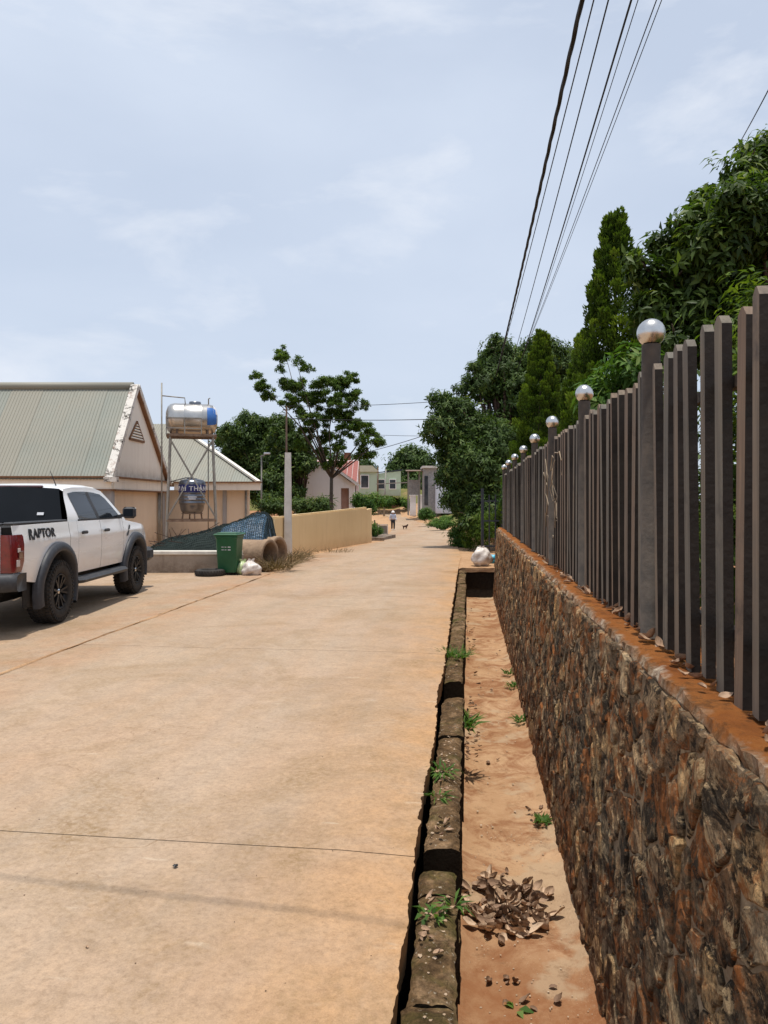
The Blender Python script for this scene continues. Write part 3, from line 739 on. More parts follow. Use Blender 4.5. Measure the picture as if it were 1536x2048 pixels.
# ================================================================== pickup truck (local: x to its right, y forward from the rear axle, z up)
TR = empty('pickup_truck', (-5.19, 10.06, .012), R(0.6), label='white double-cab pickup truck with black wheel flares parked on the left', cat='pickup truck'); TR.scale = (1, 1, .975)
WB = 3.22; RW = .418; HWID = .93
def side_x(y, z):
    """half width of the body shell"""
    b = HWID - .055 * ((z - .98) / .45) ** 2 if z > .98 else HWID - .05 * ((.98 - z) / .5) ** 2
    b -= .10 * smooth(3.55, 4.15, y) + .02 * smooth(-.9, -1.2, y)
    b += .012 * math.exp(-((z - 1.13) / .035) ** 2)
    return b
def arch(y, c, r, z0):
    d = abs(y - c)
    return math.sqrt(max(r * r - d * d, 0)) + z0 if d < r else -9
def z_low(y):
    z = .60 if y > -.35 else lerp(.60, .66, smooth(-.5, -1.1, y))
    return max(z, arch(y, 0, .515, RW + .03), arch(y, WB, .515, RW + .03))
def z_top(y):
    return interp(y, [(-1.2, 1.335), (.42, 1.345), (.5, 1.34), (2.6, 1.335), (2.85, 1.29), (3.3, 1.25), (3.8, 1.19), (4.05, 1.10), (4.15, .98)])
def shell(y0, y1, name, mat, nv=12, step=.03, parent=TR, label=None):
    ny = max(2, int((y1 - y0) / step)); outs = []
    for sx in (1, -1):
        b = MB(); V = []
        for j in range(ny + 1):
            y = lerp(y0, y1, j / ny)
            for i in range(nv + 1):
                z = lerp(z_low(y), z_top(y), i / nv); V.append((sx * side_x(y, z), y, z))
        F = [(j * (nv + 1) + i, (j + 1) * (nv + 1) + i, (j + 1) * (nv + 1) + i + 1, j * (nv + 1) + i + 1) for j in range(ny) for i in range(nv)]
        if sx < 0: F = [f[::-1] for f in F]
        b.add(V, F, True); outs.append(b.build(name, mat, parent))
    return outs
shell(-1.195, .40, 'bed_side', MAT['car'])
G = .005
cabs = shell(.41, .70, 'cab_corner', MAT['car'])
dr = shell(.70 + G, 1.60 - G, 'rear_door', MAT['car'])
df = shell(1.60 + G, 2.62 - G, 'front_door', MAT['car'])
shell(2.62 + G, 4.15, 'front_wing', MAT['car'])
# inner dark lining behind the shut lines, wheel wells, chassis
b = MB()
b.box((0, .5, 1.0), (2 * HWID - .14, 3.3, .62)); b.box((0, 3.35, .98), (1.1, 1.4, .36)); b.box((0, 1.6, .55), (1.2, 4.9, .22)); b.box((0, -.9, .62), (1.5, .5, .2))
b.box((.42, 1.5, .42), (.12, 4.6, .14)); b.box((-.42, 1.5, .42), (.12, 4.6, .14))
b.tube([(-.75, 0, RW), (.75, 0, RW)], .06, 10); b.tube([(-.75, WB, RW), (.75, WB, RW)], .05, 10); b.lathe([(0, -.16), (.12, -.1), (.15, 0), (.12, .1), (0, .16)], 14, (0, 0, RW), 'X')
b.build('chassis', MAT['under'], TR)
# roof, pillars, glass
def cab_x(y, z):  return lerp(.86, .70, smooth(1.30, 1.86, z)) if z > 1.3 else .88
def roof_z(y): return interp(y, [(.45, 1.78), (.62, 1.825), (1.0, 1.862), (1.5, 1.87), (2.0, 1.845), (2.25, 1.80)])
# side outline of the greenhouse
CAB = [(.44, 1.33), (.56, 1.60), (.66, 1.80), (.80, 1.835), (1.0, 1.855), (1.5, 1.865), (1.95, 1.84), (2.18, 1.79), (2.45, 1.62), (2.80, 1.36), (2.86, 1.31)]
b = MB(); V = []; n = len(CAB)
prof = []
for f in [-1, -.93, -.8, -.4, 0, .4, .8, .93, 1]: prof.append(f)
for y, z in CAB:
    w = lerp(.865, .715, smooth(1.32, 1.84, z))
    for f in prof:
        crown = .035 * (1 - f * f) * smooth(1.5, 1.8, z)
        V.append((w * f, y + (.05 * (1 - f * f) if y > 2.2 else -.03 * (1 - f * f) if y < .7 else 0), z + crown - (.03 if abs(f) == 1 and z > 1.75 else 0)))
F = [(j * 9 + i, j * 9 + i + 1, (j + 1) * 9 + i + 1, (j + 1) * 9 + i) for j in range(2, n - 4) for i in range(8)]
b.add(V, F, True); b.build('roof', MAT['white_paint'], TR)
b = MB(); b.add(V, [(j * 9 + i, j * 9 + i + 1, (j + 1) * 9 + i + 1, (j + 1) * 9 + i) for j in (0, 1) for i in range(1, 7)], True)
rw = b.build('rear_window', MAT['glass_dark'], TR)
MB().box((.50, .455, 1.45), (.09, .006, .04), rx=R(-22)).build('sticker', MAT['white_label'], rw, loc=(0, .0, 0))
b = MB(); b.add(V, [(j * 9 + i, j * 9 + i + 1, (j + 1) * 9 + i + 1, (j + 1) * 9 + i) for j in range(n - 4, n - 1) for i in range(8)], True)
b.build('windscreen', MAT['glass_dark'], TR)
def grid_side(yz_lo, yz_hi, name, mat, off, k=8, parent=TR):
    """curved side strip between two polylines of equal length"""
    m = len(yz_lo)
    for sx in (1, -1):
        b = MB(); Vv = []
        for a in range(m):
            for i in range(k + 1):
                y = lerp(yz_lo[a][0], yz_hi[a][0], i / k); z = lerp(yz_lo[a][1], yz_hi[a][1], i / k)
                Vv.append((sx * (lerp(.878, .722, smooth(1.28, 1.85, z)) + off), y, z))
        Fv = [(a * (k + 1) + i, (a + 1) * (k + 1) + i, (a + 1) * (k + 1) + i + 1, a * (k + 1) + i + 1) for a in range(m - 1) for i in range(k)]
        if sx < 0: Fv = [f[::-1] for f in Fv]
        b.add(Vv, Fv, True); b.build(name, mat, parent)
lo = [(.44, 1.335), (.70, 1.335), (1.0, 1.335), (1.5, 1.335), (1.9, 1.335), (2.3, 1.335), (2.62, 1.335), (2.86, 1.30)]
hi = [(.66, 1.80), (.80, 1.815), (1.0, 1.83), (1.5, 1.84), (1.85, 1.825), (2.12, 1.785), (2.40, 1.63), (2.80, 1.345)]
grid_side(lo, hi, 'cab_side', MAT['white_paint'], 0)
glo = [(.86, 1.375), (1.1, 1.36), (1.3, 1.355), (1.545, 1.35)]; ghi = [(.76, 1.74), (1.0, 1.765), (1.25, 1.77), (1.43, 1.77)]
grid_side(glo, ghi, 'side_window', MAT['glass_side'], .006)
grid_side([(1.66, 1.35), (1.9, 1.35), (2.2, 1.35), (2.60, 1.35)], [(1.545, 1.768), (1.75, 1.76), (2.02, 1.735), (2.20, 1.665)], 'side_window', MAT['glass_side'], .006)
grid_side([(1.545, 1.35), (1.60, 1.35), (1.66, 1.35)], [(1.43, 1.77), (1.49, 1.77), (1.545, 1.768)], 'door_pillar', MAT['black_plastic'], .0075)
for sx in (1, -1): MB().bar((sx * .884, .81, 1.352), (sx * .884, 2.64, 1.34), .02, .026).build('window_trim', MAT['black_plastic'], TR)
# bonnet
b = MB(); V = []; ys = [2.78, 3.0, 3.3, 3.6, 3.85, 4.02, 4.13]
for y in ys:
    for f in [-1, -.85, -.5, 0, .5, .85, 1]:
        zt = z_top(y) - .012 + .07 * (1 - f * f) + .03 * smooth(.4, .6, abs(f)) * smooth(1, .8, abs(f))
        V.append((f * (side_x(y, z_top(y)) - .005), y, zt))
b.add(V, [(j * 7 + i, j * 7 + i + 1, (j + 1) * 7 + i + 1, (j + 1) * 7 + i) for j in range(len(ys) - 1) for i in range(6)], True); b.build('bonnet', MAT['white_paint'], TR)
MB().bbox((0, 4.16, .93), (1.5, .12, .42), .04).build('grille', MAT['black_plastic'], TR)
MB().bbox((0, 4.2, .63), (1.86, .34, .26), .06).build('front_bumper', MAT['black_plastic'], TR)
# bed rim, tailgate, rear bumper, tail lamps
for sx in (1, -1): MB().bbox((sx * .83, -.39, 1.356), (.12, 1.58, .035), .012).build('bed_rail', MAT['black_plastic'], TR)
MB().bbox((0, -1.16, 1.352), (1.53, .08, .03), .01).build('tailgate_rim', MAT['black_plastic'], TR)
MB().box((0, -.38, .95), (1.55, 1.5, .05)).build('bed_floor', MAT['under'], TR)
b = MB(); b.bbox((0, -1.175, 1.03), (1.50, .06, .60), .02); b.build('tailgate', MAT['car'], TR)
MB().bbox((0, -1.213, 1.06), (.42, .02, .13), .006).build('tailgate_handle', MAT['black_plastic'], TR)
def rounded_bumper():
    b = MB(); V = []; n = 24
    for j in range(n + 1):
        f = -1 + 2 * j / n; x = f * .97; back = -1.40 + .16 * max(0, abs(f) - .6) / .4 * abs(f)
        for z, d in ((.555, .04), (.58, 0), (.68, -.01), (.745, .01), (.765, .06), (.765, .24), (.555, .24)): V.append((x, back + d, z))
    F = [(j * 7 + i, j * 7 + i + 1, (j + 1) * 7 + i + 1, (j + 1) * 7 + i) for j in range(n) for i in range(6)] + [tuple(range(7)), tuple(n * 7 + i for i in range(6, -1, -1))]
    return b.add(V, F, True)
rounded_bumper().build('rear_bumper', MAT['black_plastic'], TR)
MB().bbox((0, -1.43, .70), (1.1, .05, .03), .01).build('bumper_step', MAT['chrome'], TR)
for sx in (1, -1):
    lm = MB(); V = []
    # wrap-round lamp: from the rear face round the corner on to the side
    path = [(.755, -1.212), (.86, -1.212), (.905, -1.19), (.925, -1.12), (.93, -1.03), (.93, -.985)]
    zs = [.775, .80, .90, 1.00, 1.10, 1.20, 1.225]
    for k, (x, y) in enumerate(path):
        for q, z in enumerate(zs):
            yy = y
            if k == len(path) - 1: yy = y - (.05 if q == 0 else .035 if q == 1 else 0) + (-.02 if q == len(zs) - 1 else 0)
            V.append((sx * (min(x, side_x(yy, z)) + .012), yy - .006, z))
    F = []; mis = []
    nq = len(zs)
    for k in range(len(path) - 1):
        for q in range(nq - 1):
            f = (k * nq + q, (k + 1) * nq + q, (k + 1) * nq + q + 1, k * nq + q + 1); F.append(f if sx > 0 else f[::-1])
    lm.add(V, F, True); lamp = lm.build('tail_lamp', MAT['lamp_red'], TR)
    MB().bbox((sx * .935, -1.075, .985), (.012, .10, .085), .004).build('lens', MAT['lamp_dark'], lamp)
    MB().bbox((sx * .928, -1.12, .885), (.012, .075, .08), .004).build('lens', MAT['lamp_clear'], lamp)
    MB().bbox((sx * .936, -1.115, 1.04), (.010, .06, .05), .003).build('lens', MAT['lamp_clear'], lamp)
# wheel flares
for cy in (0, WB):
    for sx in (1, -1):
        b = MB(); V = []; n = 30; a0, a1 = R(-17), R(197)
        if cy == 0: a0 = R(-24)
        for j in range(n + 1):
            a = lerp(a0, a1, j / n)
            for r, dx in ((.51, -.08), (.515, .06), (.535, .075), (.62, .055), (.635, .03), (.635, -.03)):
                y = cy + r * math.cos(a) * (1.0); z = RW + .03 + r * math.sin(a)
                V.append((sx * (side_x(min(max(y, -1.1), 3.6), max(.6, min(z, 1.2))) + dx), y, z))
        F = [(j * 6 + i, j * 6 + i + 1, (j + 1) * 6 + i + 1, (j + 1) * 6 + i) for j in range(n) for i in range(5)]
        b.add(V, F if sx < 0 else [f[::-1] for f in F], True); b.build('wheel_flare', MAT['flare'], TR)
# side steps
for sx in (1, -1):
    b = MB(); V = []
    sec = [(.80, .47), (.80, .52), (.88, .545), (1.0, .535), (1.04, .50), (1.02, .46), (.92, .445)]
    for y in (.58, .66, 1.2, 1.9, 2.5, 2.58): V += [(sx * (x - (.06 if y in (.58, 2.58) and x > .9 else 0)), y, z) for x, z in sec]
    k = len(sec); F = [(j * k + i, j * k + (i + 1) % k, (j + 1) * k + (i + 1) % k, (j + 1) * k + i) for j in range(5) for i in range(k)] + [tuple(range(k)), tuple(5 * k + i for i in range(k))]
    b.add(V, F); b.build('side_step', MAT['black_plastic'], TR)
# mirrors, handles, wing vents, aerial, high stop lamp, decals
for sx in (1, -1):
    b = MB(); b.bbox((sx * 1.06, 2.50, 1.435), (.21, .11, .19), .035)
    b.bar((sx * .87, 2.48, 1.37), (sx * 1.02, 2.50, 1.40), .06, .05)
    mo = b.build('mirror', MAT['black_plastic'], TR)
    MB().bbox((sx * 1.06, 2.443, 1.435), (.15, .006, .13), .002).build('mirror_glass', MAT['glass_side'], mo); MB().bbox((sx * 1.07, 2.562, 1.47), (.16, .02, .09), .004).build('mirror_cap', MAT['white_paint'], mo)
    for y, d in ((.84, dr[0 if sx > 0 else 1]), (1.74, df[0 if sx > 0 else 1])):
        h = MB(); h.bbox((sx * .963, y, 1.175), (.03, .20, .045), .012)
        h.build('handle', MAT['black_plastic'], d)
    v = MB(); v.add([(sx * (side_x(yy, zz) + .012), yy, zz) for yy, zz in ((2.76, 1.03), (2.82, 1.04), (2.95, 1.19), (2.95, 1.215), (2.90, 1.22), (2.77, 1.07))], [(0, 1, 2, 3, 4, 5)]); vo = v.build('wing_vent', MAT['black_plastic'], TR)
MB().tube([(.55, .85, 1.85), (.53, .70, 2.06)], [.009, .004], 6).build('aerial', MAT['black_plastic'], TR)
MB().bbox((0, .655, 1.835), (.9, .05, .035), .01).build('stop_lamp', MAT['lamp_dark'], TR)
def text_mesh(txt, name, mat, size, extrude=.002, shear=0.0, space=1.0, bold=.0):
    cu = bpy.data.curves.new(name, 'FONT'); cu.body = txt; cu.size = size; cu.extrude = extrude; cu.shear = shear; cu.space_character = space
    cu.offset = bold; cu.align_x = 'CENTER'; cu.align_y = 'CENTER'
    tmp = bpy.data.objects.new(name, cu); COL.objects.link(tmp)
    dg = bpy.context.evaluated_depsgraph_get(); me = bpy.data.meshes.new_from_object(tmp.evaluated_get(dg))
    bpy.data.objects.remove(tmp, do_unlink=True)
    me.materials.clear(); me.materials.append(mat); me.name = name; return me
me = text_mesh('RAPTOR', 'lettering', MAT['decal'], .155, .003, .12, 1.05, .0055)
for v in me.vertices:
    x, y = v.co.x * 1.25, v.co.y
    if y < -.045 and x < -.2: y -= .02
    v.co = (v.co.z + side_x(-.35 + x, 1.20 + y) + .003, -.47 + x, 1.215 + y - .01 * x)
link('lettering', me, TR)
MB().bbox((.82, -.62, .50), (.03, .3, .42), .01).build('mud_flap', MAT['rubber'], TR)
# wheels
def make_wheel(loc, sx):
    wh = empty('wheel', (0, 0, 0)); wh.parent = TR; wh.location = loc
    b = MB(); tw = .142
    b.lathe([(.235, -tw * .8), (.26, -tw), (.33, -tw * 1.06), (.385, -tw * .98), (.408, -tw * .8), (.412, 0), (.408, tw * .8), (.385, tw * .98), (.33, tw * 1.06), (.26, tw), (.235, tw * .8)], 56, (0, 0, 0), 'X')
    for j in range(44):                     # tread blocks
        for row, (xo, wdt) in enumerate(((-.105, .055), (-.035, .05), (.035, .05), (.105, .055))):
            a = 2 * math.pi * (j + .5 * (row % 2)) / 44
            b.box((xo, .413 * math.cos(a), .413 * math.sin(a)), (wdt, .034, .014), rx=a + math.pi / 2)
        a = 2 * math.pi * j / 44
        for s2 in (-1, 1): b.box((s2 * .148, .375 * math.cos(a), .375 * math.sin(a)), (.012, .026, .045), rx=a + math.pi / 2)
    b.build('tyre', MAT['rubber'], wh)
    b = MB(); o = sx * .1
    b.lathe([(.236, -.13), (.215, -.09), (.205, 0), (.215, .09), (.236, .13), (.225, .135), (.2, .09)], 40, (0, 0, 0), 'X')
    b.lathe([(.0, 0), (.075, 0), (.08, -sx * .03), (.06, -sx * .09)], 20, (sx * .1, 0, 0), 'X')
    for k in range(6):
        for s2 in (-1, 1):
            a = 2 * math.pi * k / 6 + s2 * .11; a2 = 2 * math.pi * k / 6 + s2 * .2
            b.bar((sx * .098, .05 * math.cos(a), .05 * math.sin(a)), (sx * .118, .218 * math.cos(a2), .218 * math.sin(a2)), .026, .035, (1, 0, 0))
    b.build('rim', MAT['rim'], wh)
    b = MB(); b.lathe([(0, sx * .012), (.03, sx * .01), (.036, 0)], 16, (sx * .105, 0, 0), 'X'); b.build('hub_cap', MAT['chrome'], wh)
for y in (0, WB):
    for sx in (1, -1): make_wheel((sx * .83, y, .418), sx)

# ================================================================== buildings
def sheet_roof(parent, xs, eave, ridge, clipx=None, rib=.1, name='roof_sheet'):
    """corrugated sheets, one object each; eave/ridge = (y, z)"""
    ey, ez = eave; ry, rz = ridge
    d = Vector((0, ry - ey, rz - ez)); L = d.length; d.normalize(); nrm = Vector((0, -d.z, d.y))
    prof = [(0, 0), (.5, 0), (.6, .014), (.8, .014), (.9, 0)]
    for x0, x1 in zip(xs, xs[1:]):
        b = MB(); V = []; m = int(round((x1 - x0) / rib)); row = []
        for k in range(m):
            for f, h in prof: row.append((x0 + (k + f) * (x1 - x0 - .004) / m, h))
        row.append((x1 - .004, 0))
        lift = .004 * ((int(x0 * 7)) % 2)
        for x, h in row:
            lim = L if clipx is None else min(L, max(.02, clipx(x)))
            for s in (0, lim):
                p = Vector((x, ey, ez)) + d * s + nrm * (h + lift); V.append(p)
        F = [(2 * i, 2 * i + 2, 2 * i + 3, 2 * i + 1) for i in range(len(row) - 1)]
        b.add(V, F, False); b.build(name, MAT['sheet'], parent, True)

# ---- A: long house whose gable end faces the road;  B: hipped wing behind it
A = empty('gable_house', (-10.5, 24.8, -.2), label='low beige house with grey corrugated roof and steep white-edged gable', cat='house')
GX, Y0, Y1, EZ, RZ = -7.8, 21.9, 27.7, 2.27, 5.16; YM = 24.1
sheet_roof(A, [-15.6 + i * 1.0 for i in range(0, 8)] + [-7.84], (Y0 - .12, EZ - .06), (YM, RZ))
sheet_roof(A, [-15.6, -11.6, -7.84], (Y1 + .12, EZ - .06), (YM, RZ))
b = MB(); b.tube([(-15.6, YM, RZ + .03), (-7.84, YM, RZ + .03)], .13, 8); b.build('ridge_cap', MAT['sheet'], A, True)
b = MB(); b.add([(GX, Y0 + .05, EZ), (GX, Y1 - .05, EZ), (GX, YM, RZ - .02)], [(0, 1, 2)]); b.add([(GX - .1, Y0 + .05, EZ), (GX - .1, Y1 - .05, EZ), (GX - .1, YM, RZ - .02)], [(2, 1, 0)])
b.build('gable_wall', MAT['gable'], A, True)
def rake(y_e, name, mat, x0, x1, h, lift):
    b = MB(); d = Vector((0, YM - y_e, RZ - EZ)).normalized(); nr = Vector((0, -d.z, d.y)) * (1 if y_e < YM else -1)
    if nr.z < 0: nr = -nr
    V = []; n = 14
    for j in range(n + 1):
        p = Vector((0, lerp(y_e - (.1 if y_e < YM else -.1), YM, j / n), lerp(EZ - .1, RZ, j / n)))
        for x, k in ((x0, lift), (x1, lift), (x1, lift + h), (x0, lift + h)):
            V.append(p + nr * (k + .012 * nz(j * 1.3, x, k * 9)) + Vector((x, 0, 0)))
    F = [(j * 4 + i, j * 4 + (i + 1) % 4, j * 4 + 4 + (i + 1) % 4, j * 4 + 4 + i) for j in range(n) for i in range(4)] + [(3, 2, 1, 0), tuple(n * 4 + i for i in range(4))]
    b.add(V, F); return b.build(name, mat, A, True)
rake(Y0, 'gable_coping', MAT['peel'], -7.89, -7.66, .16, -.03)
rake(Y1, 'gable_coping', MAT['peel'], -7.89, -7.66, .16, -.03)
rake(Y0 + .03, 'barge_board', MAT['trim'], -7.88, -7.70, .04, -.07); rake(Y1 - .03, 'barge_board', MAT['trim'], -7.88, -7.68, .04, -.07)
MB().box((-7.72, Y0 - .12, EZ - .06), (.36, .22, .14)).build('coping_stop', MAT['peel'], A, True)
# gable vent: frame and louvre slats
vent = MB(); yc, zb, hw, hh = 24.25, 3.5, .72, .6
tri = [(yc - hw, zb), (yc + hw, zb), (yc, zb + hh)]
for k in range(3):
    a, c = tri[k], tri[(k + 1) % 3]; vent.bar((GX + .02, a[0], a[1]), (GX + .02, c[0], c[1]), .05, .05, (1, 0, 0))
vo = vent.build('vent', MAT['trim'], A, True)
MB().add([(GX + .004, *tri[0]), (GX + .004, *tri[1]), (GX + .004, *tri[2])], [(0, 1, 2)]).build('vent_opening', MAT['under'], vo, True)
for k in range(6):
    f = (k + .5) / 7; w = hw * (1 - f) * .93; MB().box((GX + .02, yc, zb + f * hh + .02), (.04, 2 * w, .045), ry=R(-25)).build('slat', MAT['gable'], vo, True)
# fascia and walls (A front and gable side, then B front)
b = MB(); b.box((-11.75, Y0 + .04, 2.10), (8.0, .16, .32)); b.box((GX - .01, (Y0 + Y1) / 2, 2.10), (.16, Y1 - Y0 - .26, .318)); b.build('fascia', MAT['fascia'], A, True)
b = MB(); b.box((-11.75, Y0 - .01, 2.285), (8.05, .3, .045)); b.box((GX + .03, (Y0 + Y1) / 2, 2.285), (.3, Y1 - Y0 - .4, .043)); b.box((-11.75, Y0 + .06, 1.915), (7.98, .24, .045)); b.box((GX - .03, (Y0 + Y1) / 2, 1.915), (.24, Y1 - Y0 - .5, .043)); b.build('fascia_trim', MAT['trim'], A, True)
b = MB(); b.box((-11.8, Y0 + .35, .85), (7.7, .2, 2.1)); b.box((GX - .25, (Y0 + Y1) / 2 + .1, .85), (.2, Y1 - Y0 - .65, 2.098)); b.build('wall', MAT['beige'], A, True)
MB().box((GX - .14, Y1 - .3, .85), (.22, .24, 2.09)).build('pilaster', MAT['greywall'], A, True)
b = MB(); b.box((GX - .14, Y0 + .3, .85), (.25, .28, 2.09)); b.build('pilaster', MAT['greywall'], A, True)
for yy in (Y1 - .75, Y1 - .55): MB().tube([(GX - .09, yy, -.2), (GX - .09, yy, 1.9)], .035, 8).build('downpipe', MAT['galv'], A, True)

B = empty('hipped_wing', (-7, 31, -.2), label='low beige wing with hipped grey corrugated roof behind the water tower', cat='house')
EX, BY = -4.55, 27.85; sl = (4.8 - EZ) / 4.2
hyp = math.sqrt(1 + sl * sl)
sheet_roof(B, [-12.55 + i for i in range(0, 9)], (BY - .05, EZ - .02), (BY + 4.15, EZ + 4.2 * sl), lambda x: max(.03, (EX - x)) * hyp)
b = MB(); V = []
ap = (EX - 4.2, BY + 4.15, EZ + 4.2 * sl)
b.add([(EX, BY - .05, EZ), (EX - 2.1, BY + 8.4, EZ), ap], [(0, 1, 2)]); b.add([(EX - 2.1, BY + 8.4, EZ), (-13, BY + 8.4, EZ), (-13, ap[1], ap[2]), ap], [(0, 1, 2, 3)])
b.build('roof_slope', MAT['sheet'], B, True)
b = MB(); b.bar((EX + .03, BY - .1, EZ + .03), (ap[0], ap[1], ap[2] + .06), .16, .07); b.build('hip_cap', MAT['fascia'], B, True)
MB().box(((-7.6 + EX) / 2 + .06, BY - .02, 2.12), (3.1, .16, .26)).build('fascia', MAT['fascia'], B, True)
b = MB(); b.box(((-7.6 + EX) / 2 + .08, BY - .05, 2.275), (3.16, .26, .05)); b.build('fascia_trim', MAT['trim'], B, True)
b = MB(); b.box((-6.9, BY + .45, .9), (3.9, .2, 2.2)); b.box((-5.55, BY + 2.1, .9), (.2, 3.3, 2.198), rz=R(16)); b.build('wall', MAT['beige'], B, True)
MB().box((-5.83, BY + .33, .9), (.14, .07, 2.15)).build('pilaster', MAT['greywall'], B, True)
MB().tube([(-5.05, BY + .3, -.2), (-5.05, BY + .3, 2.0)], .04, 8).build('downpipe', MAT['galv'], B, True)

# ---- water tower: frame with the lower tank, and the steel tank lying on top
TX, TY, TRZ = -5.82, 23.3, R(14)
T = empty('water_tower', (TX, TY, -.2), TRZ, label='rusty angle-iron water tower with cross braces behind the green bin', cat='water tower')
def tl(x, y, z): return Vector((x, y, z + .2))
leg_t = [(-.62, -.5), (.62, -.5), (.62, .5), (-.62, .5)]; leg_b = [(-.76, -.62), (.76, -.62), (.76, .62), (-.76, .62)]
for (a, c), (d, e) in zip(leg_t, leg_b): MB().bar(tl(d, e, -.2), tl(a, c, 3.52), .055).build('leg', MAT['galv'], T)
b = MB()
for k in range(4):
    a, c = leg_t[k], leg_t[(k + 1) % 4]
    b.bar(tl(a[0] * 1.12, a[1] * 1.12, 3.55), tl(c[0] * 1.12, c[1] * 1.12, 3.55), .07, .07)
for f in (-.3, 0, .3): b.bar(tl(-.68, f, 3.55), tl(.68, f, 3.55), .05, .05)
b.build('top_frame', MAT['rusty'], T)
def lp(k, z):
    f = (z + .2) / 3.72; return tl(lerp(leg_b[k][0], leg_t[k][0], f), lerp(leg_b[k][1], leg_t[k][1], f), z)
for k in range(4):
    q = (k + 1) % 4; b = MB(); b.bar(lp(k, 3.45), lp(q, 1.1), .035); b.bar(lp(q, 3.45), lp(k, 1.1), .035); b.build('cross_brace', MAT['galv'], T)
b = MB()
for k in range(4): b.bar(lp(k, 1.02), lp((k + 1) % 4, 1.02), .06)
for f in (-.25, .25): b.bar(tl(-.7, f, 1.03), tl(.7, f, 1.03), .05)
b.build('lower_frame', MAT['rusty'], T)
b = MB()
for z in (3.75, 4.05): b.bar(tl(-.72, -.56, z), tl(.28, -.56, z), .03)
for x in (-.72, -.2, .28): b.bar(tl(x, -.56, 3.55), tl(x, -.56, 4.05), .03)
b.bar(tl(-.72, -.56, 4.05), tl(-.72, .5, 4.05), .03)
b.build('tank_cradle', MAT['galv'], T)
MB().tube([tl(-.86, -.3, -.2), tl(-.86, -.3, 3.5), tl(-.86, -.3, 5.1)], .022, 8).tube([tl(-.86, -.3, 4.72), tl(-.2, -.25, 4.68), tl(-.18, -.2, 4.45)], .018, 8).build('riser_pipe', MAT['galv'], T)
MB().tube([tl(.5, .45, 3.5), tl(.5, .5, .4)], .02, 6).build('outlet_pipe', MAT['galv'], T)

TK = empty('steel_water_tank', (TX, TY, 3.59), TRZ + R(4), label='shiny steel water tank lying on top of the rusty tower', cat='water tank')
prof = [(0, -.76), (.2, -.75), (.36, -.70), (.44, -.62), (.47, -.5), (.47, -.3), (.478, -.28), (.478, -.25), (.47, -.23), (.47, .23), (.478, .25), (.478, .28), (.47, .3), (.47, .5), (.44, .62), (.36, .70), (.2, .75), (0, .76)]
MB().lathe(prof, 40, (0, 0, .48), 'X').build('tank_shell', MAT['tank'], TK)
b = MB(); b.lathe([(.475, .42), (.475, .5), (.445, .625), (.366, .706)], 18, (0, 0, .48), 'X', True, R(135), R(205)); b.build('blue_label', MAT['blue_label'], TK)
b = MB(); b.lathe([(.45, .615), (.368, .706), (.22, .754)], 18, (0, 0, .48), 'X', True, R(95), R(160)); b.build('white_label', MAT['white_label'], TK)
b = MB(); b.lathe([(.0, .05), (.17, .045), (.18, 0), (.18, -.05)], 20, (.1, 0, .965)); b.build('hatch', MAT['tank_dull'], TK)
MB().tube([(.5, 0, .93), (.5, 0, 1.12), (.54, -.03, 1.14)], .02, 6).build('vent_pipe', MAT['galv'], TK)
b = MB()
for x in (-.45, .45): b.prism([(-.38, 0), (.38, 0), (.3, .22), (-.3, .22)], .05, 'X', x - .025)
b.build('saddle', MAT['rusty'], TK)

T2 = empty('upright_water_tank', (TX + .02, TY - .02, 1.06), 0, label='dull grey upright water tank with navy lettered band inside the tower', cat='water tank')
rb = .40; prof = [(0, .16), (.2, .17), (.30, .2), (.335, .26), (.36, .4)]
for k in range(6): prof += [(.375 + .002 * k, .45 + k * .1), (.392, .47 + k * .1), (.392, .50 + k * .1), (.378 + .002 * k, .52 + k * .1)]
prof += [(rb, 1.07), (.385, 1.12), (.33, 1.17), (.2, 1.2), (0, 1.205)]
MB().lathe(prof, 40).build('tank_shell', MAT['tank_dull'], T2)
MB().lathe([(.402, .80), (.405, .81), (.405, 1.02), (.402, 1.03)], 40).build('lettered_band', MAT['navy_label'], T2)
me = text_mesh('ĐẠI THÀNH', 'lettering', MAT['white_label'], .2, .003, 0, 1.15, .004)
for v in me.vertices:
    a = v.co.x * 1.0 / .408 - math.pi / 2 + .16 + .24
    v.co = ((.408 + v.co.z) * math.cos(a), (.408 + v.co.z) * math.sin(a), .905 + v.co.y * .95)
link('lettering', me, T2)
b = MB()
for w_, z_ in ((.26, .66), (.2, .60), (.14, .66)):
    V = []; F = []
    for j in range(7):
        a = -math.pi / 2 + .25 + (j / 6 - .5) * w_ / .395 + (.1 if w_ == .14 else 0)
        for dz in (-.018, .018): V.append((.398 * math.cos(a), .398 * math.sin(a), z_ + dz))
    b.add(V, [(2 * j, 2 * j + 2, 2 * j + 3, 2 * j + 1) for j in range(6)])
b.build('small_print', MAT['white_label'], T2)
b = MB(); b.lathe([(0, .03), (.15, .025), (.16, 0)], 18, (0, 0, 1.2)); b.tube([(-.62, -.1, 1.12), (-.2, 0, 1.24), (0, 0, 1.24)], .018, 6); b.build('lid', MAT['tank_dull'], T2)
b = MB()
for k in range(4):
    a = k * math.pi / 2 + .5; b.bar((.3 * math.cos(a), .3 * math.sin(a), 0), (.26 * math.cos(a), .26 * math.sin(a), .24), .035)
b.lathe([(.3, .15), (.32, .16), (.3, .18)], 20); b.build('stand', MAT['rusty'], T2)

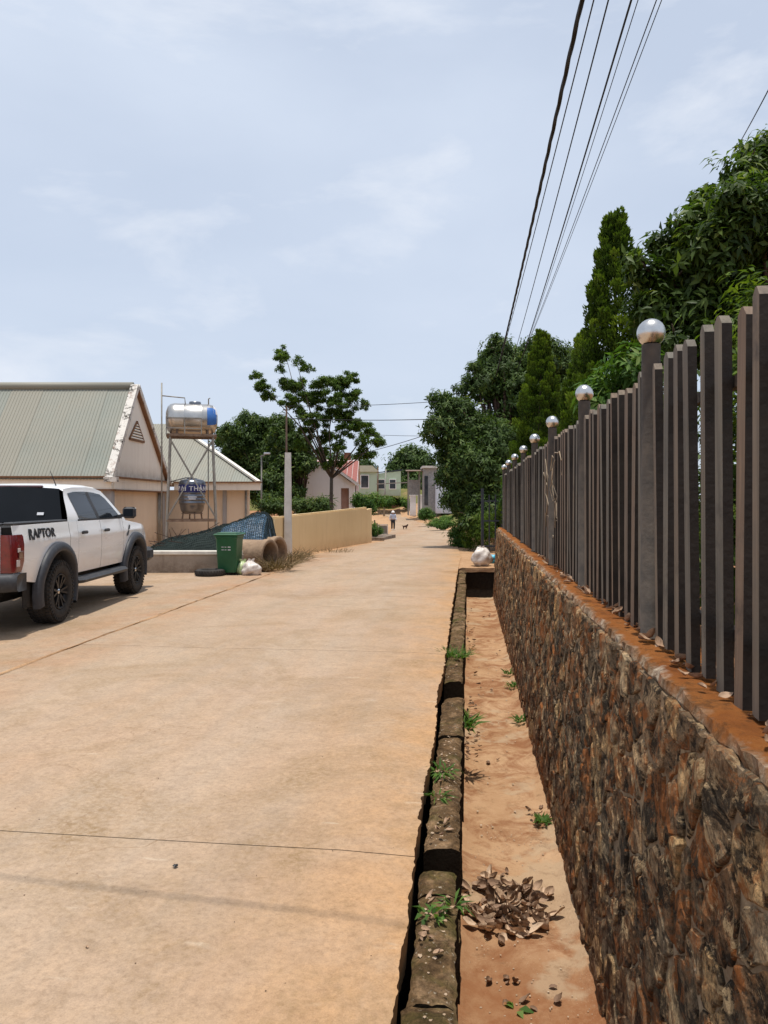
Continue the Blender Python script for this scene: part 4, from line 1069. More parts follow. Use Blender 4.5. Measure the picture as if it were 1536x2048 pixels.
# ---- yellow boundary wall and the low concrete wall
YW = empty('yellow_wall', (-1.6, 27.6, -.05), label='yellow plastered boundary wall along the road beyond the concrete pipes', cat='wall')
def wall_strip(parent, pts, thick, mat, name, cap=None):
    b = MB(); V = []; n = len(pts)
    for i, (x, y, zb_, zt) in enumerate(pts):
        a = Vector((pts[max(i - 1, 0)][0], pts[max(i - 1, 0)][1])); c = Vector((pts[min(i + 1, n - 1)][0], pts[min(i + 1, n - 1)][1]))
        d = (c - a).normalized(); nn = Vector((-d.y, d.x)) * thick
        V += [(x, y, zb_), (x, y, zt), (x + nn.x, y + nn.y, zt), (x + nn.x, y + nn.y, zb_)]
    F = [(i * 4 + k, i * 4 + (k + 1) % 4, i * 4 + 4 + (k + 1) % 4, i * 4 + 4 + k) for i in range(n - 1) for k in range(4)] + [(3, 2, 1, 0), tuple((n - 1) * 4 + k for k in range(4))]
    b.add(V, F); return b.build(name, mat, parent, True)
yp = []
for k in range(11):
    f = k / 10; y = lerp(21.6, 32.3, f); x = lerp(-3.06, -.72, f)
    yp.append((x, y, gz(y) - .25, lerp(1.11, 1.30, f) + .012 * nz(k * 1.7, 0, 0)))
wall_strip(YW, yp, .14, MAT['yellow'], 'wall_panel')
wall_strip(YW, [(x - .02 + .0, y, zt - .012, zt + .045 + .015 * nz(y * 2, 1, 1)) for x, y, zb_, zt in yp], .10, MAT['yellow'], 'rough_top')
yq = [(lerp(-.715, -.53, k / 3), lerp(32.32, 33.3, k / 3), -.4, 1.235 + .015 * k + .015 * nz(k * 2.2, 0, 0)) for k in range(4)]
wall_strip(YW, yq, .14, MAT['yellow'], 'end_panel')
b = MB()
for k in range(9): b.tube([(-1.72, 28.55 - .0, .98), (-1.72 + random.uniform(.02, .12), 28.5 - random.uniform(0, .12), .92 + random.uniform(-.14, .12))], .012, 4)
b.build('dry_root', MAT['bark_red'], YW, True)

LW = empty('low_wall', (-4.4, 17.1, 0), label='low stained concrete wall with pale cap behind the green bin', cat='wall')
MB().box((-4.75, 17.15, .16), (3.1, .16, .50)).build('wall_panel', MAT['lowwall'], LW, True)
MB().bbox((-4.75, 17.15, .452), (3.16, .24, .085), .012).build('cap', MAT['fascia'], LW, True)
MB().box((-3.21, 17.14, .15), (.14, .2, .52)).build('end_pier', MAT['lowwall'], LW, True)

# ---- houses far down the road
H1 = empty('white_house', (-3.8, 47, -.4), label='white house with red tiled roof behind the feathery roadside tree', cat='house')
FY = 45.0; gx0, gx1, gap, ge, ga = -5.25, -1.75, -3.5, 2.55, 3.86
def gable_front(y, x0, x1, eave, apex, hole=None):
    b = MB(); xm = (x0 + x1) / 2
    if hole:
        hx0, hx1, hz = hole; za = lambda x: eave + (apex - eave) * (1 - abs(x - xm) / (xm - x0))
        b.add([(x0, y, -.6), (hx0, y, -.6), (hx0, y, hz), (hx0, y, za(hx0)), (xm, y, apex), (x0, y, eave)], [(0, 1, 2, 3, 4, 5)])
        b.add([(hx0, y, hz), (hx1, y, hz), (hx1, y, za(hx1)), (hx0, y, za(hx0))], [(0, 1, 2, 3)])
        b.add([(hx1, y, -.6), (x1, y, -.6), (x1, y, eave), (hx1, y, za(hx1)), (hx1, y, hz)], [(0, 1, 2, 3, 4)])
        b.add([(hx0, y, -.6), (hx0, y + .4, -.6), (hx0, y + .4, hz), (hx0, y, hz)], [(3, 2, 1, 0)]); b.add([(hx1, y, -.6), (hx1, y + .4, -.6), (hx1, y + .4, hz), (hx1, y, hz)], [(0, 1, 2, 3)])
    return b
gable_front(FY, gx0, gx1, ge, ga, (-2.52, -2.05, 2.35)).build('front_wall', MAT['whitewall'], H1, True)
MB().box((gx1 - .07, FY + 2, 1.0), (.14, 3.9, 3.1)).build('side_wall', MAT['whitewall'], H1, True)
MB().box((-2.28, FY + .43, .9), (.6, .05, 3.0)).build('porch_wall', MAT['door_pink'], H1, True)
b = MB(); b.bar((gap, FY - .25, ga + .12), (gx1 + .28, FY - .25, ge - .03), .05, .16); b.bar((gap, FY - .25, ga + .12), (gx0 - .28, FY - .25, ge - .03), .05, .16); b.build('barge_board', MAT['whitewall'], H1, True)
b = MB()
for sx in (gx1 + .3, gx0 - .3): b.add([(gap, FY - .3, ga + .22), (sx, FY - .3, ge + .05), (sx, FY + 4.5, ge + .05), (gap, FY + 4.5, ga + .22)], [(0, 1, 2, 3)])
b.build('porch_roof', MAT['trim'], H1, True)
RY0, RY1, RZ0, RZ1 = FY + 1.2, FY + 4.4, 2.72, 4.25
b = MB(); b.add([(-6.2, RY0, RZ0), (-1.6, RY0, RZ0), (-1.6, RY1, RZ1), (-6.2, RY1, RZ1)], [(0, 1, 2, 3)])
b.add([(-6.2, RY1, RZ1), (-1.6, RY1, RZ1), (-1.6, RY1 + 3.2, RZ0), (-6.2, RY1 + 3.2, RZ0)], [(0, 1, 2, 3)])
b.add([(-1.7, RY0 + .1, -.6), (-1.7, RY1 + 3, -.6), (-1.7, RY1 + 3, RZ0), (-1.7, RY1, RZ1), (-1.7, RY0 + .1, RZ0)], [(0, 1, 2, 3, 4)])
rf = b.build('roof', MAT['tile_grout'], H1, True)
tb = MB(); V = []
for x in (0, .08, .16, .24, .29): V += [(x, 0, .03 * math.sin(x / .29 * math.pi)), (x, .33, .03 * math.sin(x / .29 * math.pi) + .01)]
tb.add(V, [(2 * i, 2 * i + 2, 2 * i + 3, 2 * i + 1) for i in range(4)], True); tile_me = tb.mesh('tile', MAT['tile'])
pit = math.atan2(RZ1 - RZ0, RY1 - RY0); LN = math.hypot(RZ1 - RZ0, RY1 - RY0)
for i in range(9):
    for j in range(int(LN / .355)):
        s = j * .355 + .02
        link('tile', tile_me, rf, Vector((-1.6 - .33 * (i + 1), RY0 + math.cos(pit) * s, RZ0 + math.sin(pit) * s + .03)) - wloc(rf), (pit, 0, 0))
MB().box((-2.35, RY1 + .1, RZ1 + .2), (.42, .42, .5)).build('chimney', MAT['brick'], rf, True)

H2 = empty('green_house', (-1.5, 90, 2.3), label='pale green house with dark windows on the rise beyond the bush', cat='house')
HY = 86.0
b = MB(); b.box((-2.3, HY + 2, 3.6), (3.0, 4, 2.6)); b.build('wall', MAT['greenwall'], H2, True)
b = MB(); b.prism([(-.75, 2.2), (1.9, 2.2), (1.9, 5.0), (-.75, 4.7)], 5, 'Y', HY + 1.2); b.build('rear_wall', MAT['greenwall'], H2, True)
b = MB(); b.prism([(-4.0, 4.85), (-.55, 4.85), (-1.3, 5.55), (-3.4, 5.55)], 4.6, 'Y', HY - .35); b.build('roof', MAT['yellow_roof'], H2, True)
b = MB(); b.bar((-1.0, HY + 1.0, 4.78), (2.1, HY + 1.0, 5.12), .1, .1); b.build('roof_edge', MAT['darkmetal'], H2, True)
for x0, x1, z0, z1, yy in ((-2.55, -1.75, 3.1, 4.45, HY), (-.65, .05, 3.0, 4.0, HY + 1.2), (.65, 1.3, 3.0, 4.0, HY + 1.2)):
    b = MB(); xm, zm, w_, h_ = (x0 + x1) / 2, (z0 + z1) / 2, x1 - x0, z1 - z0
    b.box((xm, yy - .04, z1 + .04), (w_ + .16, .1, .08)); b.box((xm, yy - .04, z0 - .04), (w_ + .16, .1, .08)); b.box((x0 - .04, yy - .04, zm), (.08, .1, h_)); b.box((x1 + .04, yy - .04, zm), (.08, .1, h_))
    wo = b.build('window', MAT['whitewall'], H2, True); MB().box((xm, yy - .01, zm), (w_, .02, h_)).build('pane', MAT['window'], wo, True)
RWL = empty('brick_bank_wall', (1, 92.5, .2), label='brown retaining wall at the bend below the green house', cat='wall')
b = MB(); b.box((-.4, 93.5, .9), (7.6, .4, 1.9)); b.build('wall_panel', MAT['brick'], RWL, True)

H3 = empty('grey_house', (6, 72, .5), label='grey block house with pale blue wall beyond the big dark tree', cat='house')
b = MB(); b.box((4.45, 75.4, 2.3), (1.3, 3, 4.9)); b.build('block_wall', MAT['block'], H3, True)
b = MB(); b.box((6.0, 73.2, 1.9), (2.2, 2.4, 2.9)); b.build('blue_wall', MAT['bluewall'], H3, True)
MB().box((4.75, 75.2, 4.85), (2.2, 4, .2)).build('roof_slab', MAT['concrete'], H3, True)
MB().box((4.05, 73.88, 2.6), (.34, .05, 2.8)).build('doorway', MAT['window'], H3, True)
SH = empty('tin_shed', (3.3, 76, .4), label='small tin-roofed shed on posts beside the grey block house', cat='shed')
for x, yy in ((2.4, 75.2), (3.5, 75.2), (2.4, 77.4), (3.5, 77.4)): MB().bar((x, yy, .2), (x, yy, 4.5), .09).build('post', MAT['galv'], SH, True)
MB().box((2.95, 76.2, 4.6), (1.6, 3.0, .07), rx=R(4)).build('roof', MAT['rusty'], SH, True)
MB().box((2.95, 76.4, 2.95), (1.1, .06, 1.5)).build('tin_panel', MAT['block'], SH, True)
for k, (px, lab) in enumerate(((3.0, 'wider white gate pillar at the bend beside the tin shed'), (3.75, 'slimmer white gate pillar against the grey block house'))):
    gp = empty('gate_pillar', (px, 80, .1), label=lab, cat='gate pillar', group='white gate pillars at the bend')
    MB().bbox((px, 80, 1.1), (.62 - .12 * k, .6, 2.1), .03).build('shaft', MAT['whitewall'], gp, True); MB().bbox((px, 80, 2.19), (.72 - .12 * k, .7, .1), .02).build('cap', MAT['whitewall'], gp, True)

# ================================================================== vegetation
def unit(a): return a / np.maximum(np.linalg.norm(a, axis=1, keepdims=True), 1e-9)
def leaves_mesh(name, P, D, N, Ln, Wd, tone, mat, fold=.18, droop=.12):
    """folded pointed leaves; P base, D direction, N facing"""
    n = len(P); D = unit(D); S = unit(np.cross(D, N)); N = np.cross(S, D)
    Ln = Ln[:, None]; Wd = Wd[:, None]
    mid = P + D * Ln * .5 - N * Ln * .0
    Lp = P + D * Ln * .45 - S * Wd * .5 + N * Wd * fold; Rp = P + D * Ln * .45 + S * Wd * .5 + N * Wd * fold
    tip = P + D * Ln - N * Ln * droop
    V = np.empty((n, 5, 3)); V[:, 0] = P; V[:, 1] = Rp; V[:, 2] = tip; V[:, 3] = Lp; V[:, 4] = mid
    base = np.arange(n)[:, None] * 5
    F = np.concatenate([base + np.array([[0, 1, 2, 4]]), base + np.array([[0, 4, 2, 3]])], 1).reshape(-1, 4)
    me = bpy.data.meshes.new(name); me.vertices.add(n * 5); me.vertices.foreach_set('co', V.reshape(-1))
    me.loops.add(n * 8); me.loops.foreach_set('vertex_index', F.reshape(-1).astype(np.int32))
    me.polygons.add(n * 2); me.polygons.foreach_set('loop_start', (np.arange(n * 2) * 4).astype(np.int32)); me.polygons.foreach_set('loop_total', np.full(n * 2, 4, np.int32))
    me.materials.append(mat); me.update(); me.validate()
    a = me.attributes.new('tone', 'FLOAT', 'POINT'); a.data.foreach_set('value', np.repeat(tone, 5).astype(np.float32))
    return me
def shell_points(rng, blobs, n, inner=.55, fly=.06):
    """points spread through the outer part of a set of ellipsoids, and their outward directions"""
    vol = np.array([b[3] * b[4] + b[4] * b[5] + b[3] * b[5] for b in blobs]); pr = vol / vol.sum()
    idx = rng.choice(len(blobs), n, p=pr); B = np.array(blobs)[idx]
    d = unit(rng.normal(size=(n, 3))); r = inner + (1 - inner) * rng.random(n) ** .6
    lump = 1 + .16 * np.sin(d[:, 0] * 5 + idx * 1.7) * np.sin(d[:, 1] * 6 + idx) * np.sin(d[:, 2] * 5 + 1)
    stray = np.where(rng.random(n) < fly, rng.uniform(1.0, 1.6, n), 1.0)
    P = B[:, :3] + d * B[:, 3:6] * (r * lump * stray)[:, None]
    return P, unit(d / B[:, 3:6] * B[:, 3:6].min()), r
def whorls(rng, P, out, k, ln, wd, spread=.9, up=.5, flat=.0):
    """k leaves around each twig tip"""
    n = len(P); ax = unit(out + np.array([0, 0, up]) + rng.normal(size=(n, 3)) * .35)
    ref = np.where(np.abs(ax[:, 2:3]) < .9, np.array([[0, 0, 1.0]]), np.array([[1.0, 0, 0]]))
    a = unit(np.cross(ax, ref)); b = np.cross(ax, a)
    PP = []; DD = []; NN = []
    for j in range(k):
        ang = 2 * math.pi * j / k + rng.random(n) * 1.2
        rad = a * np.cos(ang)[:, None] + b * np.sin(ang)[:, None]
        d = unit(ax * (1 - spread * rng.uniform(.6, 1.25, (n, 1))) + rad * spread + np.array([0, 0, -.25]))
        PP.append(P + ax * (ln * rng.uniform(-.8, .5, (n, 1)))); DD.append(d); NN.append(unit(ax + np.array([0, 0, .6]) + rng.normal(size=(n, 3)) * .3))
    return np.concatenate(PP), np.concatenate(DD), np.concatenate(NN)
def limb_tree(b, base, tips, r0, rng, fork):
    """trunk from base to fork, then a bent limb to each tip"""
    base, fork = Vector(base), Vector(fork); mid = base.lerp(fork, .5) + Vector((rng.uniform(-.04, .04), rng.uniform(-.04, .04), 0))
    b.tube([base, mid, fork], [r0, r0 * .86, r0 * .72], 9)
    for t in tips:
        t = Vector(t); m = fork.lerp(t, .5) + Vector((rng.uniform(-.12, .12), rng.uniform(-.12, .12), rng.uniform(-.1, .15))) * (t - fork).length * .5
        L = (t - fork).length
        b.tube([fork - Vector((0, 0, .05)), m, t], [r0 * .45, r0 * .28, r0 * .08], 6)
        for q in range(3):
            s = m.lerp(t, rng.random()); e = s + Vector((rng.uniform(-1, 1), rng.uniform(-1, 1), rng.uniform(-.1, .6))) * min(L * .15, .35)
            b.tube([s, s.lerp(e, .5) + Vector((0, 0, .03)), e], [r0 * .14, r0 * .09, r0 * .04], 5)
def make_tree(name, base, fork, blobs, nclump, k, ln, wd, mat, bark, r0, label, cat='tree', group=None, seed=1, inner=.5, spread=.9, up=.4, droop=.15, tips=None, z_tone=.25):
    rng = np.random.default_rng(seed); rr = random.Random(seed)
    root = empty(name, base, label=label, cat=cat, group=group)
    b = MB(); tips = tips or [(q[0], q[1], q[2] + q[5] * .2) for q in blobs]
    limb_tree(b, base, tips, r0, rr, fork); b.build('trunk', bark, root, True)
    P, out, r = shell_points(rng, blobs, nclump, inner, .25 if 'feather' in name else .08)
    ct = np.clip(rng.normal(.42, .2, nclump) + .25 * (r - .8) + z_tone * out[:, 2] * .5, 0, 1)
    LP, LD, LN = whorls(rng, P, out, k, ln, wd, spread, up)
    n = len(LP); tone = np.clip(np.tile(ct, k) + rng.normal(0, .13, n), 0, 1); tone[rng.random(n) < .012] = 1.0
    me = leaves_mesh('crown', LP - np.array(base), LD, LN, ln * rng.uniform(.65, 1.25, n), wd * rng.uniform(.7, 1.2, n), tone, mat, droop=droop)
    link('crown', me, root); return root
def ball_blobs(rng, c, rad, n, size, flat=.8):
    """a lumpy crown: small blobs scattered over a big ellipsoid"""
    out = [(c[0], c[1], c[2], rad[0] * .72, rad[1] * .72, rad[2] * .72)]
    for i in range(n):
        d = Vector((rng.gauss(0, 1), rng.gauss(0, 1), rng.gauss(0, 1))).normalized(); f = rng.uniform(.65, .95); s = size * rng.uniform(.7, 1.3)
        out.append((c[0] + d.x * rad[0] * f, c[1] + d.y * rad[1] * f, c[2] + d.z * rad[2] * f, s, s, s * flat))
    return out
def breakup(bl, k=3, f=.5, core=.72, seed=1):
    r = random.Random(seed); out = []
    for x, y, z, a, b_, c_ in bl:
        out.append((x, y, z, a * core, b_ * core, c_ * core))
        for i in range(k):
            d = Vector((r.gauss(0, 1), r.gauss(0, 1), r.gauss(0, .9))).normalized() * r.uniform(.65, 1.05); q = f * r.uniform(.6, 1.3)
            out.append((x + d.x * a, y + d.y * b_, z + d.z * c_, a * q, b_ * q, c_ * q))
    return out
rt = random.Random(21)
# big broad-leaved tree behind the near fence
c = at(1680, 560, 10.4)
bl = ball_blobs(rt, c, (1.75, 1.8, 1.65), 16, .45)
for px, py, Y, s in ((1290, 545, 9.6, .32), (1350, 500, 9.9, .32), (1425, 415, 10, .38), (1495, 345, 10, .4), (1545, 300, 10.2, .4), (1310, 620, 9.6, .4), (1400, 620, 9.4, .5), (1500, 610, 9.2, .5), (1350, 700, 9.5, .45), (1480, 690, 9.2, .5), (1440, 500, 9.3, .6), (1520, 440, 9.2, .6), (1390, 545, 9.6, .5)):
    p = at(px, py, Y); bl.append((*p, s, s, s * .8))
bl = breakup(bl, 3, .42, .85, 3)
make_tree('broadleaf_tree', (4.9, 10.3, .9), (5.0, 10.3, 3.0), bl, 6400, 9, .155, .056, MAT['leaf_broad'], MAT['bark'], .16, 'tall broad-leaved tree with drooping glossy leaves behind the near fence', seed=3, inner=.35, spread=.95, up=.55, droop=.2)
# big dark tree above the gate
bl = []
for px, py, Y, s in ((970, 880, 29, 1.5), (1060, 800, 29, 1.5), (1010, 740, 29.5, 1.15), (1100, 740, 30, 1.1), (965, 770, 29, .9), (900, 830, 28, .85), (880, 860, 27.6, .75), (915, 900, 28, .8), (905, 950, 27.6, .7), (940, 985, 27.2, .9), (960, 940, 27, 1.2), (1010, 900, 27.5, 1.4), (930, 1010, 27, .55), (975, 1020, 26.4, .9), (945, 860, 28, .9), (1075, 690, 30, .6), (1000, 700, 29.5, .6), (1130, 790, 30, 1.2), (880, 800, 28, .4), (1130, 720, 30.5, .7), (1050, 950, 28, 1.4), (1140, 860, 30, 1.3)):
    p = at(px, py, Y); bl.append((*p, s, s, s * .82))
bl += [(*at(px, py, Y), q, q, q * .85) for px, py, Y, q in ((950, 1040, 26, .55), (985, 1045, 26.5, .6), (1000, 1000, 27, .9), (1015, 760, 30, 1.0), (980, 730, 30, .7), (1050, 720, 30.5, .9))]
bl = breakup(bl, 4, .42, .93, 2)
make_tree('mango_tree', (4.25, 28.2, .2), (4.3, 28.3, 2.6), bl, 17000, 9, .19, .062, MAT['leaf_dark'], MAT['bark_red'], .2, 'huge dark leafy tree overhanging the roadside beyond the fence', seed=5, inner=.45, spread=.85, up=.2, droop=.25)
# cypresses: flame-shaped lobes packed round a leader
def cypress(base, h, rad, label, seed, lean=0.0, nl=150, forked=False):
    rng = np.random.default_rng(seed); rr = random.Random(seed)
    root = empty('cypress_tree', base, label=label, cat='cypress', group='cypresses behind the fence')
    b = MB(); b.tube([(0, 0, 0), (lean * .4, 0, h * .5), (lean, 0, h * .97)], [.07, .045, .012], 8); b.build('trunk', MAT['bark'], root)
    P = []; D = []; N = []; T = []
    for i in range(nl):
        f = (i + .5) / nl; z = h * (.02 + .96 * f ** .92); r = rad * (1 - f ** 1.45) * rr.uniform(.62, 1.0) + .03
        a = i * 2.39996 + rr.uniform(-.4, .4)
        cx, cy = lean * f + r * math.cos(a), r * math.sin(a)
        if forked and .58 < f < .86 and math.cos(a) > .2: cx += .1
        lr = lerp(.20, .065, f) * rr.uniform(.8, 1.25); lh = lerp(.52, .22, f) * rr.uniform(.8, 1.3)
        m = int(480 * lerp(1.0, .45, f)); th = rng.random(m) * 2 * math.pi; v = rng.random(m) ** .8
        wr = lr * np.sqrt(np.clip(1 - (v * 1.02 - .15) ** 2, .02, 1)) * rng.uniform(.75, 1.05, m)
        pos = np.stack([cx + wr * np.cos(th) + v * .10 * math.cos(a), cy + wr * np.sin(th) + v * .10 * math.sin(a), z - lh * .4 + v * lh], 1)
        o = np.stack([np.cos(th) * .7, np.sin(th) * .7, np.full(m, 1.1)], 1) + rng.normal(size=(m, 3)) * .25
        P.append(pos); D.append(o); N.append(np.stack([np.cos(th), np.sin(th), np.full(m, .3)], 1) + rng.normal(size=(m, 3)) * .3)
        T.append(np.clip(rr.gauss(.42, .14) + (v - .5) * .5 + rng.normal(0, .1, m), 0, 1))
    P, D, N, T = map(np.concatenate, (P, D, N, T)); n = len(P)
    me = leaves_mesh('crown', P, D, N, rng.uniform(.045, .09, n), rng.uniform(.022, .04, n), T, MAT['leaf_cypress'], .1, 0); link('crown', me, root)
    return root
cypress((3.88, 12.8, .88), 5.5, .86, 'tallest cypress, rising behind the fence beside the broad-leaved tree', 11, -.05, 190, True)
cypress((4.15, 20.8, .7), 5.5, .86, 'slender cypress standing in front of the dark tree', 12, .12, 170)
cypress((4.25, 16.2, .85), 4.3, .72, 'short cypress between the two taller ones', 13, 0, 140)
# hedge behind the fence, seen between the pickets
def leaf_mass(name, label, cat, blobs, n, k, ln, wd, mat, seed, group=None, inner=.3, base=None, up=.6, kind=None):
    rng = np.random.default_rng(seed); base = base or (blobs[0][0], blobs[0][1], blobs[0][2] - blobs[0][5])
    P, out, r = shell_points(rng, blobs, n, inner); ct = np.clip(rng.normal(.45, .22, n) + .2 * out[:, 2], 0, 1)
    LP, LD, LN = whorls(rng, P, out, k, ln, wd, .85, up); m = len(LP)
    me = leaves_mesh(name, LP - np.array(base), LD, LN, ln * rng.uniform(.6, 1.3, m), wd * rng.uniform(.7, 1.2, m), np.clip(np.tile(ct, k) + rng.normal(0, .13, m), 0, 1), mat)
    o = link(name, me, None, base); return props(o, label, cat, group, kind)
bl = [(*W(y + rt.uniform(-.3, .3), rt.uniform(1.5, 2.1), 1.35 + rt.uniform(-.15, .25)), .5, .6, .6) for y in np.arange(2.0, 19, .55)]
leaf_mass('hedge', 'dark leafy hedge seen through the gaps of the picket fence', 'hedge', bl, 4200, 6, .11, .045, MAT['leaf_dark'], 31, base=W(10, 1.8, .9))
leaf_mass('garden_shrub', 'bright green shrub rising just above the fence beside the cypress', 'shrub', [(*at(1215, 790, 8.6), .35, .35, .3), (*at(1265, 745, 8.2), .3, .3, .3), (*at(1240, 830, 8.4), .4, .4, .4)], 240, 7, .16, .05, MAT['leaf_bush'], 32)
leaf_mass('conifer_shrub', 'yellow-green conifer showing through the pickets at the picture edge', 'shrub', [(*at(1490, 900, 3.7), .3, .3, .6), (*at(1530, 750, 4.0), .35, .35, .6), (*at(1500, 1100, 3.7), .35, .35, .5)], 900, 7, .07, .02, MAT['leaf_cypress'], 33)
# feathery roadside tree behind the yellow wall: drawn limb by limb
TB = at(663, 1020, 37); TB = (TB[0], 37, -.2)
bl = []; tips = []
for px, py, s in ((570, 705, .42), (560, 712, .3), (592, 722, .3), (612, 735, .32), (560, 735, .25), (512, 752, .28), (525, 770, .36), (535, 785, .42), (572, 775, .55), (600, 770, .55), (590, 800, .6), (640, 770, .6), (672, 765, .6), (690, 760, .5), (630, 800, .75), (668, 800, .75), (700, 790, .55), (650, 835, .8), (690, 830, .65), (612, 830, .5), (620, 860, .55), (655, 870, .6), (690, 865, .5), (715, 848, .4), (735, 862, .55), (722, 880, .4), (755, 880, .35), (765, 885, .2), (725, 905, .42), (742, 912, .28), (600, 890, .35), (640, 900, .4), (675, 890, .4), (725, 808, .3), (655, 930, .3), (680, 925, .3)):
    p = at(px, py, 37 + rt.uniform(-.7, .7)); bl.append((*p, s * 1.05, s * 1.05, s * .8)); tips.append(p)
bl = [(x, y, z, a, b_, c_ * .62) for x, y, z, a, b_, c_ in breakup(bl, 8, .34, .5, 4)]
make_tree('feathery_tree', TB, at(663, 955, 37), bl, 6200, 8, .15, .05, MAT['leaf_feather'], MAT['bark'], .11, 'airy feathery tree with forked trunk behind the yellow wall', seed=8, inner=.1, spread=.95, up=.15, droop=.1, tips=tips[::2])
# dark trees behind the houses on the left
bl = [(*at(px, py, Y), s, s, s * .85) for px, py, Y, s in ((500, 880, 43, 1.3), (480, 900, 43, 1.2), (520, 930, 43, 1.6), (460, 880, 44, .9), (540, 900, 43, 1.4), (510, 850, 43, .8), (495, 835, 43, .6), (545, 860, 43, .9), (570, 920, 43, 1.3), (450, 860, 44, .5), (550, 960, 42, 1.3), (530, 990, 41, 1.2), (575, 960, 42, .8), (470, 940, 43, 1.4))]
bl = breakup(bl, 4, .45, .8, 5)
make_tree('dense_tree', (-5.8, 43.5, -.3), (-5.8, 43.5, 1.2), bl, 5600, 8, .24, .085, MAT['leaf_dark'], MAT['bark_red'], .2, 'dense dark tree behind the hipped house wing', seed=9, inner=.4, up=.2, droop=.22)
bl = [(*at(px, py, Y), s, s, s * .85) for px, py, Y, s in ((575, 890, 41, 1.0), (600, 895, 41, .9), (585, 930, 40.5, 1.0), (580, 985, 40, .75), (570, 850, 41, .7), (560, 960, 40, .9), (550, 1000, 39.5, .8), (612, 915, 41, .7))]
bl = breakup(bl, 4, .45, .8, 6)
make_tree('dense_tree', (-4.6, 41, -.3), (-4.5, 41, 1.2), bl, 2400, 7, .26, .1, MAT['leaf_dark'], MAT['bark_red'], .16, 'smaller dark tree between the concrete pole and white house', seed=10, inner=.4, up=.2, droop=.22)
# trees beyond the bend
bl = [(*at(px, py, Y), s, s, s * .85) for px, py, Y, s in ((820, 930, 112, 3.2), (800, 935, 112, 2.2), (840, 930, 112, 2.6), (820, 910, 112, 2.0), (795, 950, 111, 1.8), (850, 950, 112, 2.5), (830, 970, 110, 2.6), (800, 975, 110, 2.0), (850, 975, 110, 2.4))]
make_tree('round_tree', (3.8, 112, 2.3), (3.8, 112, 4), bl, 2000, 7, .6, .26, MAT['leaf_dark'], MAT['bark_red'], .3, 'round dark tree standing beyond the green house', seed=14, inner=.5)
bl = [(*at(px, py, Y), s, s, s * .8) for px, py, Y, s in ((725, 930, 120, 1.6), (700, 935, 120, 2.5), (660, 930, 122, 3.0), (740, 935, 121, 1.2))]
make_tree('round_tree', (-5, 121, 2.3), (-5, 121, 4), bl, 900, 6, .6, .26, MAT['leaf_dark'], MAT['bark_red'], .3, 'distant treetop just above the pale roof of the green house', seed=15, inner=.5)
# shrubs
leaf_mass('roadside_bush', 'bright green bush at the far end of the yellow wall', 'bush', [(*at(725, 1003, 39), .55, .6, .42), (*at(750, 1000, 40), .6, .6, .4), (*at(775, 1003, 41), .4, .5, .32), (*at(735, 1015, 38.5), .5, .5, .4), (*at(715, 1000, 39), .35, .4, .4)], 700, 7, .15, .06, MAT['leaf_bush'], 41)
leaf_mass('wall_hedge', 'dark hedge just behind the left half of the yellow wall', 'hedge', [(*at(px, 1012, 35), .55, .6, .42) for px in (540, 560, 600, 620, 640)], 900, 6, .16, .06, MAT['leaf_dark'], 42)
leaf_mass('agave', 'grey-green spiky plant at the foot of the white house wall', 'plant', [(*at(652, 1008, 38.5), .35, .35, .35)], 70, 6, .4, .05, MAT['leaf_bush'], 43)
leaf_mass('clipped_hedge', 'small square clipped hedge by the bend beside the gate pillars', 'hedge', [(*at(845, 1030, 63), .45, .5, .4), (*at(860, 1030, 63), .45, .5, .4), (*at(852, 1022, 63), .5, .5, .3)], 500, 6, .15, .07, MAT['leaf_bush'], 44)
for k, (bs, lab) in enumerate(((((880, 1042, 56, .75), (868, 1048, 55, .5), (893, 1036, 57, .6)), 'longer strip of low green groundcover on the road bend'), (((885, 1052, 50, .45), (896, 1047, 50, .45)), 'shorter patch of low green groundcover nearer the big dark tree'))):
    leaf_mass('groundcover', lab, 'groundcover', [(*at(px, py, Y), s, s, s * .35) for px, py, Y, s in bs], 420, 6, .15, .06, MAT['leaf_bush'], 45 + k, 'groundcover patches on the bend')
leaf_mass('verge_shrub', 'leafy green shrub at the road edge below the dark tree', 'shrub', [(*at(912, 1075, 29), .34, .35, .5), (*at(925, 1085, 28.5), .38, .35, .42), (*at(918, 1060, 29), .25, .25, .35)], 420, 6, .13, .05, MAT['leaf_bush'], 47)
leaf_mass('verge_conifer', 'dull olive conifer bush beside the metal gate', 'shrub', [(*at(960, 1062, 25.5), .35, .4, .7), (*at(975, 1058, 25), .3, .35, .62), (*at(940, 1068, 26), .35, .35, .6)], 1300, 6, .08, .022, MAT['leaf_cypress'], 48)
leaf_mass('bank_weeds', 'weedy green slope below the green house', 'weeds', [(*at(800, 1003, 91), 1.1, .8, .5), (*at(780, 1000, 91), .8, .8, .5), (*at(815, 1008, 90), .6, .8, .5), (*at(760, 992, 92), 1.0, .8, .5)], 500, 6, .3, .12, MAT['leaf_bush'], 49, kind='stuff')
leaf_mass('fence_creeper', 'green creeper hanging at the far end of the fence', 'creeper', [(*at(1008, 1000, 18.9), .1, .2, .32), (*at(1010, 970, 19), .1, .2, .2)], 110, 6, .08, .035, MAT['leaf_bush'], 50)
leaf_mass('gate_weeds', 'green weeds around the small white gate past the yellow wall', 'weeds', [(*at(748, 1060, 36), .15, .3, .4), (*at(758, 1062, 39), .22, .3, .25)], 200, 6, .14, .05, MAT['leaf_bush'], 51, kind='stuff')

